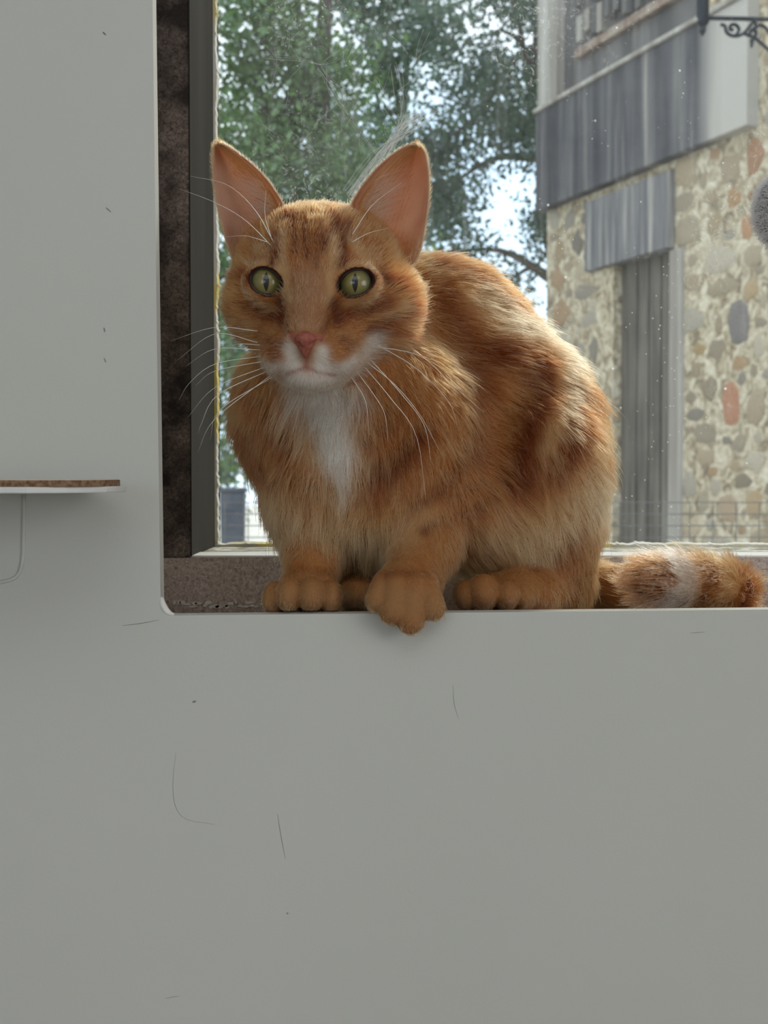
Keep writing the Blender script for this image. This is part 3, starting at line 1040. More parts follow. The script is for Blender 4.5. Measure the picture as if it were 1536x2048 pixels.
def surface_nets(D, lo, h):
    nx, ny, nz = D.shape
    neg = D < 0
    cnt = np.zeros((nx - 1, ny - 1, nz - 1), np.uint8)
    offs = [(i, j, k) for i in (0, 1) for j in (0, 1) for k in (0, 1)]
    for (i, j, k) in offs:
        cnt += neg[i:nx - 1 + i, j:ny - 1 + j, k:nz - 1 + k]
    act = (cnt > 0) & (cnt < 8)
    idx = np.argwhere(act)
    vid = np.full(act.shape, -1, np.int32)
    vid[act] = np.arange(len(idx))
    cv = np.stack([D[idx[:, 0] + o[0], idx[:, 1] + o[1], idx[:, 2] + o[2]] for o in offs], 1)
    acc = np.zeros((len(idx), 3))
    num = np.zeros(len(idx))
    for a in range(8):
        for b in range(a + 1, 8):
            oa, ob = np.array(offs[a]), np.array(offs[b])
            if np.abs(oa - ob).sum() != 1:
                continue
            va, vb = cv[:, a], cv[:, b]
            m_ = (va < 0) != (vb < 0)
            t = np.where(m_, va / np.where(m_, va - vb, 1), 0)
            acc += np.where(m_[:, None], oa + (ob - oa) * t[:, None], 0)
            num += m_
    v = lo + (idx + acc / num[:, None]) * h
    quads = []
    for ax in range(3):
        a1, a2 = (ax + 1) % 3, (ax + 2) % 3
        s0 = [slice(None)] * 3
        s1 = [slice(None)] * 3
        s0[ax], s1[ax] = slice(0, -1), slice(1, None)
        A, B = neg[tuple(s0)], neg[tuple(s1)]
        e = np.argwhere(A != B)
        sg = A[tuple(e.T)]
        ok = (e[:, a1] > 0) & (e[:, a2] > 0) & (e[:, a1] < D.shape[a1] - 1) & (e[:, a2] < D.shape[a2] - 1)
        e, sg = e[ok], sg[ok]

        def at(d1, d2):
            q = e.copy()
            q[:, a1] -= d1
            q[:, a2] -= d2
            return vid[tuple(q.T)]
        q = np.stack([at(1, 1), at(0, 1), at(0, 0), at(1, 0)], 1)
        q[~sg] = q[~sg][:, ::-1]
        quads.append(q)
    return v, np.concatenate(quads)


BV, BQ = surface_nets(D, LO, H)
BQ = BQ[(BQ >= 0).all(1)]


def smooth(v, q, n=2, lam=.5):
    e = np.concatenate([q[:, [0, 1]], q[:, [1, 2]], q[:, [2, 3]], q[:, [3, 0]]])
    e = np.concatenate([e, e[:, ::-1]])
    deg = np.bincount(e[:, 0], minlength=len(v))[:, None]
    for _ in range(n):
        a = np.stack([np.bincount(e[:, 0], weights=v[e[:, 1], i], minlength=len(v)) for i in range(3)], 1) / np.maximum(deg, 1)
        v = v + (a - v) * lam
    return v


BV = smooth(BV, BQ)
# settle the body on the sloping ledge and against the edge of the board
ledge = np.where(BV[:, 1] > .012, -0.0032 - (BV[:, 1] - .012) * .110, -1.0)
over = (BV[:, 1] > -.001) & (BV[:, 1] <= .012)
ledge = np.where(over, 0.0008, ledge)
BV[:, 2] = np.maximum(BV[:, 2], ledge + .0004)

# ---- coat pattern, painted on the skin and carried by the hair
ORANGE, TAN = np.array([.345, .112, .026]), np.array([.41, .190, .068])
DARK, LIGHT, WHITE = np.array([.130, .027, .006]), np.array([.56, .335, .160]), np.array([.74, .68, .60])
BROWN, NOSET = np.array([.10, .024, .009]), np.array([.38, .195, .100])
MARKS = [  # colour, strength, half width px, points
    # face
    (NOSET, .85, 30, [(618, 560), (612, 650)]),
    (LIGHT, .8, 12, [(560, 478), (563, 535)]), (LIGHT, .8, 12, [(662, 480), (672, 522)]),
    (LIGHT, .9, 9, [(568, 540), (576, 600)]), (LIGHT, .9, 9, [(664, 545), (655, 602)]),
    (LIGHT, .8, 6, [(500, 535), (530, 527), (560, 540)]), (LIGHT, .8, 6, [(685, 540), (720, 528), (760, 548)]),
    (LIGHT, .8, 6, [(497, 585), (518, 603), (548, 616)]), (LIGHT, .8, 6, [(690, 612), (730, 602), (752, 586)]),
    (LIGHT, .7, 10, [(690, 470), (715, 500), (745, 525)]), (LIGHT, .6, 8, [(520, 500), (545, 515)]),
    (LIGHT, .55, 10, [(760, 630), (800, 618), (820, 640)]), (LIGHT, .5, 9, [(790, 680), (830, 700)]),
    (LIGHT, .5, 10, [(455, 640), (500, 660)]),
    (DARK, 1.00, 11, [(572, 432), (588, 440)]), (DARK, 1.00, 11, [(664, 428), (674, 456)]),
    (DARK, 1.00, 9, [(553, 475), (546, 525)]), (DARK, 0.95, 6, [(586, 452), (592, 500)]), (DARK, 0.95, 6, [(610, 446), (612, 515)]),
    (DARK, 0.90, 6, [(640, 448), (645, 500)]), (DARK, 1.00, 9, [(692, 452), (684, 528)]), (DARK, 0.78, 6, [(655, 462), (648, 500)]),
    (DARK, 0.67, 6, [(628, 470), (630, 530)]),
    (DARK, 1.00, 11, [(760, 553), (795, 566), (820, 602), (838, 660)]), (DARK, 0.95, 9, [(738, 658), (775, 640), (812, 634)]),
    (DARK, 0.95, 8, [(742, 668), (790, 662), (830, 672)]), (DARK, 0.90, 8, [(505, 552), (465, 560), (450, 590)]),
    (DARK, 0.78, 8, [(470, 610), (462, 650), (478, 690)]), (DARK, 0.78, 7, [(492, 650), (480, 672)]),
    (DARK, 0.84, 11, [(498, 612), (540, 632), (560, 640)]), (DARK, 0.84, 13, [(685, 636), (730, 622), (770, 605)]),
    (BROWN, .9, 10, [(558, 600), (562, 632)]), (BROWN, .9, 12, [(668, 606), (674, 640)]),
    (BROWN, .7, 5, [(571, 640), (574, 662)]), (BROWN, .7, 5, [(656, 640), (648, 660)]),
    (DARK, 0.56, 12, [(535, 690), (552, 715)]), (ORANGE, .6, 12, [(690, 690), (712, 712)]), (DARK, 0.67, 8, [(530, 680), (560, 690)]), (DARK, 0.67, 7, [(680, 678), (700, 690)]), (DARK, 0.56, 5, [(690, 700), (712, 702)]),
    (WHITE, .9, 13, [(578, 698), (590, 738)]), (WHITE, .9, 13, [(640, 702), (640, 738)]), (WHITE, .7, 12, [(640, 735), (690, 735)]), (WHITE, .6, 9, [(550, 735), (590, 735)]), (WHITE, .95, 28, [(590, 765), (650, 768)]),
    (WHITE, .85, 14, [(745, 680), (728, 715), (670, 765)]), (WHITE, .5, 10, [(512, 715), (545, 750)]),
    (np.array([.33, .13, .10]), .95, 3.2, [(611, 712), (611, 736), (590, 745), (578, 750)]),
    (np.array([.33, .13, .10]), .95, 3.2, [(611, 736), (634, 742), (668, 750)]),
    # chest
    (LIGHT, .7, 60, [(620, 790), (640, 850), (680, 930)]), (WHITE, .95, 34, [(650, 775), (662, 850), (675, 900)]), (WHITE, .6, 30, [(600, 790), (700, 790)]),
    (WHITE, .6, 16, [(672, 900), (690, 960)]),
    (DARK, .7, 17, [(500, 765), (530, 850), (580, 905)]), (DARK, .9, 22, [(475, 850), (530, 945), (620, 985)]),
    (DARK, .9, 22, [(740, 965), (800, 920), (850, 860)]), (DARK, .5, 16, [(735, 880), (780, 850), (800, 790)]),
    (LIGHT, .65, 45, [(560, 1010), (650, 1050), (760, 1075), (840, 1040)]),
    (DARK, .6, 16, [(830, 1010), (890, 975), (940, 900)]), (DARK, .75, 10, [(850, 1060), (920, 1030), (985, 1000)]), (DARK, .6, 9, [(905, 1000), (960, 965)]),
    # back and flank
    (DARK, .55, 20, [(850, 500), (960, 545), (1060, 620)]),
    (DARK, .9, 13, [(855, 525), (930, 548), (1000, 590), (1040, 630)]), (DARK, .75, 28, [(890, 590), (925, 680), (955, 780)]),
    (LIGHT, .75, 20, [(945, 590), (990, 620), (1030, 650)]), (LIGHT, .9, 24, [(1000, 650), (1070, 660), (1130, 700)]),
    (DARK, 1.0, 36, [(990, 700), (1065, 710), (1085, 780), (1055, 880), (1030, 960)]), (DARK, .5, 18, [(960, 820), (950, 920)]),
    (LIGHT, .7, 18, [(1125, 720), (1130, 800), (1090, 900)]), (DARK, .95, 24, [(1170, 770), (1160, 860), (1120, 950)]),
    (DARK, .6, 16, [(1215, 880), (1200, 950)]), (LIGHT, .9, 48, [(1180, 985), (1120, 1040), (1060, 1090)]),
    (LIGHT, .5, 30, [(960, 1080), (1010, 1030)]), (DARK, .6, 14, [(1070, 1130), (1120, 1120), (1150, 1080)]),
    # legs and paws
    (DARK, .6, 8, [(590, 1142), (660, 1142)]), (DARK, .6, 8, [(770, 1150), (860, 1148)]), (np.array([.40, .21, .09]), .8, 40, [(540, 1195), (670, 1195)]), (np.array([.40, .21, .09]), .8, 42, [(760, 1200), (870, 1220)]), (np.array([.38, .18, .07]), .7, 36, [(920, 1190), (1060, 1190)]),
    (TAN, .6, 22, [(640, 1060), (620, 1110)]), (TAN, .6, 25, [(900, 1060), (860, 1130)]),
]


def hash_noise(p, s, seed=0):
    """cheap smooth value noise"""
    q = p * s + seed * 17.3
    i = np.floor(q).astype(np.int64)
    f = q - i
    f = f * f * (3 - 2 * f)
    out = 0
    for a in (0, 1):
        for b in (0, 1):
            for c in (0, 1):
                h = (i[:, 0] + a) * 374761393 + (i[:, 1] + b) * 668265263 + (i[:, 2] + c) * 2147483647 + seed * 1013
                h = (h ^ (h >> 13)) * 1274126177
                h = ((h ^ (h >> 16)) & 0xffff) / 65535.0
                w = (f[:, 0] if a else 1 - f[:, 0]) * (f[:, 1] if b else 1 - f[:, 1]) * (f[:, 2] if c else 1 - f[:, 2])
                out = out + h * w
    return out


def seg_dist(x, y, pts):
    d = np.full(len(x), 1e9)
    for (x0, y0), (x1, y1) in zip(pts[:-1], pts[1:]):
        dx_, dy_ = x1 - x0, y1 - y0
        t = np.clip(((x - x0) * dx_ + (y - y0) * dy_) / (dx_ * dx_ + dy_ * dy_), 0, 1)
        d = np.minimum(d, np.hypot(x - x0 - dx_ * t, y - y0 - dy_ * t))
    return d


def weights(p):
    """blend of flow, fur length and lift of the solids round each point"""
    n = len(p)
    X, Y, Z = p[:, 0], p[:, 1], p[:, 2]
    W = np.stack([np.exp(-np.clip(sdf(q, X, Y, Z), -.004, .2) / .0045) for q in PR], 1)
    W /= W.sum(1)[:, None]
    return W


TAGS = np.array([q['tag'] for q in PR])
IS_HEAD = np.isin(TAGS, ['head', 'cheek', 'jaw', 'muzzle', 'bridge'])
NOSE_C = np.array(P(609, 684, -.004))


def coat(p, W):
    px, py = to_px(p)
    wob = 9 * (hash_noise(p, 130, 3) - .5)
    px2, py2 = px + wob, py + 9 * (hash_noise(p, 130, 5) - .5)
    t = np.clip(hash_noise(p, 70, 1) * .6 + hash_noise(p, 230, 2) * .5 - .15, 0, 1)[:, None]
    c = ORANGE * (1 - t) + TAN * t
    head = (W[:, IS_HEAD].sum(1) > .5)
    tail = W[:, TAGS == 'tail'].sum(1)
    for col, st, hw, pts in MARKS:
        d = seg_dist(px2, py2, pts)
        m_ = st / (1 + np.exp((d - hw) / (hw * .22 + 1.0)))
        on_head = np.mean([q[1] for q in pts]) < 775 and np.mean([q[0] for q in pts]) < 850
        m_ = np.where(head == on_head, m_, 0) * (1 - tail)
        c = c * (1 - m_[:, None]) + col * m_[:, None]
    if tail.max() > .3:
        ts = np.array([q.get('s', 0) for q in PR])
        sp = (W * ts).sum(1) / np.maximum(tail, .05)
        sp = sp + (hash_noise(p, 200, 41) - .5) * .05
        base = TAN * .35 + ORANGE * .65
        tc_ = np.tile(base, (len(p), 1))
        for s0, s1, col, st in ((.30, .36, DARK, .5), (.55, .62, DARK, .7), (.635, .70, DARK, .75), (.72, .79, LIGHT, .6), (.80, .845, DARK, .7), (.86, .93, WHITE, .55), (.945, 1.2, DARK, .8)):
            m_ = (st / (1 + np.exp(-(sp - s0) / .008)) / (1 + np.exp((sp - s1) / .008)))[:, None]
            tc_ = tc_ * (1 - m_) + col * m_
        fleck = (rng.random(len(p)) < np.clip((sp - .80) / .1, 0, .22))[:, None]
        tc_ = np.where(fleck, WHITE, tc_)
        c = c * (1 - tail[:, None]) + tc_ * tail[:, None]
    return np.clip(c, 0, 1)


cat_root = thing('cat', (0.05, 0.08, -0.012), 'orange tabby cat with a white chest crouching on the window ledge', 'cat')
CR = np.array(cat_root.location)
BW = weights(BV)
bcol = coat(BV, BW)
G = np.gradient(D, H)


def sample_normal(p):
    q = (p - LO) / H
    i = np.clip(np.round(q).astype(int), 0, SH - 1)
    n = np.stack([g[i[:, 0], i[:, 1], i[:, 2]] for g in G], 1)
    return n / np.maximum(np.linalg.norm(n, axis=1), 1e-6)[:, None]


# mask of places without fur: eye openings, nose leather
def bald(p):
    b = np.zeros(len(p), bool)
    for e in EYES:
        a, c = eye_uv(e, p[:, 0], p[:, 2])
        b |= (np.sqrt(a * a + c * c) < 1.13) & (p[:, 1] < e['c'][1] + .012)
    px, py = to_px(p)
    nose = (py > 668) & (py < 712) & (np.abs(px - 610) < 36 * (1 - (py - 668) / 46)) & (p[:, 1] < .012)
    return b | nose


bb = bald(BV)
bcol[bb] = (.06, .02, .014)
bcol[bb & (BV[:, 2] < NOSE_C[2] + .006)] = (.42, .14, .10)
me = bpy.data.meshes.new('body')
me.from_pydata((BV - CR).tolist(), [], BQ.tolist())
me.polygons.foreach_set('use_smooth', [True] * len(me.polygons))
ca = me.color_attributes.new('coat', 'FLOAT_COLOR', 'POINT')
ca.data.foreach_set('color', np.concatenate([bcol * .8, np.ones((len(BV), 1))], 1).astype(np.float32).ravel())
m, nt, b, out = mat('cat_skin')
at = N(nt, 'Attribute', attribute_name='coat')
nt.links.new(at.outputs['Color'], b.inputs['Base Color'])
b.inputs['Roughness'].default_value = .8
b.inputs['Specular IOR Level'].default_value = .1
me.materials.append(m)
put(bpy.data.objects.new('body', me), parent=cat_root)


# ---- ears: cupped sheets with thickness
def ear(outer, inner, cup, yo, yi, name):
    """outer / inner: edge points from base to tip in px; returns front and back sheets"""
    nv, nu = 28, 18
    oc = catmull([P(x, y, yo) for x, y in outer], nv)
    ic = catmull([P(x, y, yi) for x, y in inner], nv)
    fr_ = np.zeros((nv, nu, 3))
    for i in range(nv):
        v = i / (nv - 1)
        for j in range(nu):
            u = j / (nu - 1)
            q = oc[i].lerp(ic[i], u)
            dpt = cup * (1 - (2 * u - 1) ** 2) ** .8 * (1 - v) ** .55
            q = q + Vector((0, dpt + .006 * v, 0))
            fr_[i, j] = q
    return fr_


E_L = ear([(482, 545), (462, 508), (446, 455), (431, 390), (425, 330), (427, 292), (433, 281)], [(600, 480), (575, 440), (562, 402), (528, 352), (488, 314), (452, 289), (434, 280)], .030, .056, .050, 'l')
E_R = ear([(812, 550), (836, 510), (848, 460), (856, 400), (857, 350), (850, 304), (836, 284)], [(672, 480), (695, 435), (708, 398), (745, 345), (785, 307), (815, 288), (834, 283)], .032, .056, .050, 'r')
m, nt, b, out = mat('cat_ear')
nt.nodes.remove(b)
tc = N(nt, 'TexCoord')
no = N(nt, 'TexNoise', Scale=60, Detail=5)
nt.links.new(tc.outputs['Object'], no.inputs['Vector'])
r1 = ramp(nt, no.outputs['Fac'], [(.35, (.56, .37, .28)), (.65, (.64, .45, .35))])
r2 = ramp(nt, no.outputs['Fac'], [(.35, (.84, .46, .27)), (.65, (.90, .58, .38))])
d1, t1 = N(nt, 'BsdfDiffuse'), N(nt, 'BsdfTranslucent')
nt.links.new(r1.outputs[0], d1.inputs['Color'])
nt.links.new(r2.outputs[0], t1.inputs['Color'])
s1 = N(nt, 'MixShader')
s1.inputs[0].default_value = .42
nt.links.new(d1.outputs[0], s1.inputs[1])
nt.links.new(t1.outputs[0], s1.inputs[2])
nt.links.new(s1.outputs[0], out.inputs['Surface'])
M['ear'] = m
EAR_N = []
for fr_ in (E_L, E_R):
    nv, nu = fr_.shape[:2]
    du = np.gradient(fr_, axis=1)
    dv = np.gradient(fr_, axis=0)
    nn = np.cross(du, dv)
    nn /= np.maximum(np.linalg.norm(nn, axis=2), 1e-9)[..., None]
    nn *= np.where(nn[..., 1:2] > 0, -1, 1)          # towards the room
    EAR_N.append(nn)
    bk = fr_ - nn * .0009
    v = np.concatenate([fr_.reshape(-1, 3), bk.reshape(-1, 3)])
    f = []
    o2 = nv * nu
    for i in range(nv - 1):
        for j in range(nu - 1):
            a = i * nu + j
            f.append((a, a + 1, a + nu + 1, a + nu))
            f.append((o2 + a, o2 + a + nu, o2 + a + nu + 1, o2 + a + 1))
        for j in (0, nu - 1):
            a = i * nu + j
            f.append((a, a + nu, o2 + a + nu, o2 + a))
    mesh_obj('ear', v, f, M['ear'], cat_root, smooth=True)

# ---- eyes
m, nt, b, out = mat('cat_eye')
tc = N(nt, 'TexCoord')
sp = N(nt, 'SeparateXYZ')
nt.links.new(tc.outputs['Object'], sp.inputs[0])


def mth(op, a, b_=None, c=None):
    n = N(nt, 'Math', operation=op)
    for i, x in enumerate((a, b_, c)):
        if x is None:
            continue
        if isinstance(x, (int, float)):
            n.inputs[i].default_value = x
        else:
            nt.links.new(x, n.inputs[i])
    return n.outputs[0]


rad_ = mth('SQRT', mth('ADD', mth('MULTIPLY', sp.outputs[0], sp.outputs[0]), mth('MULTIPLY', sp.outputs[2], sp.outputs[2])))
zz = mth('DIVIDE', sp.outputs[2], .0056)
wid = mth('MULTIPLY', mth('SUBTRACT', 1.0, mth('MULTIPLY', zz, zz)), .00165)
pup = mth('LESS_THAN', mth('ABSOLUTE', sp.outputs[0]), wid)
no = N(nt, 'TexNoise', Scale=900, Detail=4)
nt.links.new(tc.outputs['Object'], no.inputs['Vector'])
rr = mth('ADD', mth('DIVIDE', rad_, .0105), mth('MULTIPLY', mth('SUBTRACT', no.outputs['Fac'], .5), .12))
ri = ramp(nt, rr, [(0.1, (.26, .200, .042)), (.4, (.20, .170, .042)), (.70, (.135, .128, .042)), (.82, (.06, .050, .03)), (.92, (.012, .008, .007))])
mx = N(nt, 'MixRGB')
nt.links.new(pup, mx.inputs[0])
nt.links.new(ri.outputs[0], mx.inputs[1])
mx.inputs[2].default_value = (.003, .003, .003, 1)
nt.links.new(mx.outputs[0], b.inputs['Base Color'])
b.inputs['Roughness'].default_value = .3
b.inputs['Coat Weight'].default_value = 0.6
b.inputs['Coat Roughness'].default_value = .02
M['eye'] = m
m, nt, b, out = mat('eyelid_skin')
b.inputs['Base Color'].default_value = (.035, .014, .010, 1)
b.inputs['Roughness'].default_value = .4
M['lid'] = m
for e in EYES:
    Rb = .0112
    c = Vector(e['c']) + Vector((0, .0012, 0))
    v, f = [], []
    nr, ns = 16, 32
    for i in range(nr + 1):
        th = math.pi * i / nr
        for k in range(ns):
            w = 2 * math.pi * k / ns
            v.append((Rb * math.sin(th) * math.cos(w), -Rb * math.cos(th), Rb * math.sin(th) * math.sin(w)))
    for i in range(nr):
        for k in range(ns):
            f.append((i * ns + k, i * ns + (k + 1) % ns, (i + 1) * ns + (k + 1) % ns, (i + 1) * ns + k))
    o = mesh_obj('eye', v, f, M['eye'], cat_root, smooth=True, local=True)
    o.location = c - cat_root.location
    gaze = Vector((0.0, CAM_Y, CAM_Z)) - c
    o.rotation_euler = (0, 0, math.atan2(gaze.x, -gaze.y) * 1.0 + math.radians(-3))
    # dark rim of the lids
    w = math.radians(e['tilt'])
    ring = []
    inner = 1 if e['px'] < 620 else -1
    for k in range(41):
        t = 2 * math.pi * k / 40
        a = math.cos(t) * e['ax'][0] * 1.02
        bz = math.sin(t) * e['ax'][1] * 1.02
        a += inner * .0022 * max(0, math.cos(t) * inner) ** 6
        x, z = a * math.cos(w) - bz * math.sin(w), a * math.sin(w) + bz * math.cos(w)
        y = -math.sqrt(max(Rb ** 2 - min(x * x + z * z, Rb * Rb * .92), 1e-8)) - .0001
        ring.append(c + Vector((x, y, z)))
    rw = [.00125 + .0012 * max(0, inner * math.cos(2 * math.pi * k / 40)) for k in range(41)]
    mb = MB().tube(ring, rw, 8)
    lid = mesh_obj('eyelid_rim', np.array(mb.v) - np.array(c), mb.f, M['lid'], o, smooth=True, local=True)
    lid.rotation_euler = (0, 0, -o.rotation_euler.z)

# ---- nose leather
h2 = .0006
lo2 = NOSE_C - np.array([.015, .016, .012])
n2 = (50, 44, 42)
gx, gy, gz = [lo2[i] + np.arange(n2[i]) * h2 for i in range(3)]
X, Y, Z = gx[:, None, None], gy[None, :, None], gz[None, None, :]
tl_, tr2, bt = np.array(P(579, 680, -.0030)), np.array(P(641, 680, -.0036)), np.array(P(610, 702, -.0078))
tm = np.array(P(610, 680, -.0086))


def seg3(a, b, ra, rb):
    return sdf(dict(t='c', a=np.array(a), b=np.array(b), ra=ra, rb=rb), X, Y, Z)


def smin(a, b, k):
    h = np.maximum(k - np.abs(a - b), 0) / k
    return np.minimum(a, b) - h * h * k * .25


d = smin(seg3(tl_, tm, .0024, .0034), seg3(tr2, tm, .0024, .0034), .003)
d = smin(d, seg3(tm, bt, .0040, .0022), .004)
d = smin(d, seg3(bt, np.array(P(611, 714, -.0070)), .0018, .0008), .002)
for s_ in (-1, 1):
    na = np.array(P(610 + s_ * 11, 691, -.0112))
    nb = np.array(P(610 + s_ * 27, 682, -.0072))
    d2 = seg3(na, nb, .0016, .0011)
    d = np.maximum(d, -d2)
nv_, nq_ = surface_nets(d.astype(np.float32), lo2, h2)
nv_ = smooth(nv_, nq_, 1)
M['nose'] = noise_mat('nose_leather', [(.35, (.26, .062, .040)), (.6, (.37, .115, .080))], 400, 5, .45, .3, bscale=1500)
mesh_obj('nose', nv_, nq_, M['nose'], cat_root, smooth=True)

# ---- fur as hair curves
tri = np.concatenate([BQ[:, [0, 1, 2]], BQ[:, [0, 2, 3]]])
a_, b_, c_ = BV[tri[:, 0]], BV[tri[:, 1]], BV[tri[:, 2]]
area = np.linalg.norm(np.cross(b_ - a_, c_ - a_), axis=1) * .5
tw = BW[tri[:, 0]]
dens = 1 + 1.6 * tw[:, IS_HEAD].sum(1) + 1.2 * tw[:, TAGS == 'paw'].sum(1)
dens *= np.where(a_[:, 1] > .15, .5, 1)
pr = area * dens
NH = 240000
ti = rng.choice(len(tri), NH, p=pr / pr.sum())
r1_, r2_ = np.sqrt(rng.random(NH)), rng.random(NH)
root = a_[ti] * (1 - r1_)[:, None] + b_[ti] * (r1_ * (1 - r2_))[:, None] + c_[ti] * (r1_ * r2_)[:, None]
keep = ~bald(root)
root = root[keep]
W = weights(root)
nrm = sample_normal(root)
furlen = W @ np.array([q['fur'] for q in PR])
lift = W @ np.array([q['lift'] for q in PR])
FLOW = np.stack([q['flow'] / np.linalg.norm(q['flow']) if not IS_HEAD[i] else np.zeros(3) for i, q in enumerate(PR)]) if False else None
fl = np.zeros_like(root)
for i, q in enumerate(PR):
    if IS_HEAD[i]:
        if q['tag'] == 'jaw':
            v = root - (NOSE_C + np.array([0, .01, .01]))
            v[:, 2] -= .01
        else:
            v = root - NOSE_C
            v[:, 2] += .004
        v /= np.maximum(np.linalg.norm(v, axis=1), 1e-5)[:, None]
        fl += W[:, i:i + 1] * v
    else:
        fv = np.array(q.get('flow', (0, 0, -1)), float)
        fl += W[:, i:i + 1] * (fv / np.linalg.norm(fv))
# eyebrow area: hair sweeps round the eyes
for e in EYES:
    v = root - e['c']
    dd = np.linalg.norm(v, axis=1)
    w = np.exp(-(dd / .016) ** 2)[:, None]
    fl = fl * (1 - .5 * w) + (v / np.maximum(dd, 1e-5)[:, None]) * .5 * w
# clumps and stray directions
jit = np.stack([hash_noise(root, 110, s) - .5 for s in (11, 12, 13)], 1) * .9 + np.stack([hash_noise(root, 320, s) - .5 for s in (14, 15, 16)], 1) * .6 + rng.normal(0, .13, root.shape)
fl = fl + jit * np.where(W[:, IS_HEAD].sum(1) > .5, .55, .8)[:, None]
tan = fl - nrm * (fl * nrm).sum(1)[:, None]
tan /= np.maximum(np.linalg.norm(tan, axis=1), 1e-4)[:, None]
lift = np.clip(lift * 1.25 + rng.normal(0, .12, len(lift)) + (hash_noise(root, 200, 21) - .5) * .35, .06, 1.4)
guard = rng.random(len(lift)) < .07
lift = lift * np.where(guard, 1.35, 1)
L = furlen * np.where(guard, 1.4, 1.0) * rng.uniform(.6, 1.2, len(root)) * (.75 + .5 * hash_noise(root, 160, 22))
K = 5
pts = np.zeros((len(root), K, 3))
pos = root - nrm * .0005
grav = np.array([0, 0, -1.0])
for k in range(K):
    pts[:, k] = pos
    s = k / (K - 1)
    dirv = tan * 1.0 + nrm * (lift * (1.25 - 1.15 * s))[:, None] + grav * (.12 * s) + jit * .10 * s
    dirv /= np.linalg.norm(dirv, axis=1)[:, None]
    pos = pos + dirv * (L / (K - 1))[:, None]
# gather neighbouring hairs into pointed locks
from mathutils.kdtree import KDTree
nb_ = len(root)
cen = rng.choice(nb_, nb_ // 22, replace=False)
kd = KDTree(len(cen))
for i_, ci in enumerate(cen):
    kd.insert(root[ci], i_)
kd.balance()
near = cen[np.array([kd.find(r_)[1] for r_ in root])]
cl = np.clip((furlen - .004) / .010, 0, 1) * .62 * rng.uniform(.3, 1.0, nb_)
for k in range(1, K):
    s = (k / (K - 1)) ** 1.4
    tgt = pts[near, k] + (root - root[near]) * .25
    w = (cl * s)[:, None]
    pts[:, k] = pts[:, k] * (1 - w) + tgt * w
hcol = coat(root, W)
val = rng.uniform(.62, 1.25, (len(root), 1)) * (.75 + .5 * hash_noise(root, 300, 31))[:, None]
hcol = np.clip(hcol * val, 0, .95)
pale = (rng.random(len(root)) < .10)[:, None]
hcol = np.where(pale, hcol * .45 + LIGHT * .55, hcol)
hrad = np.where(W[:, np.isin(TAGS, ['muzzle', 'bridge', 'paw'])].sum(1) > .5, .000088, .00011)

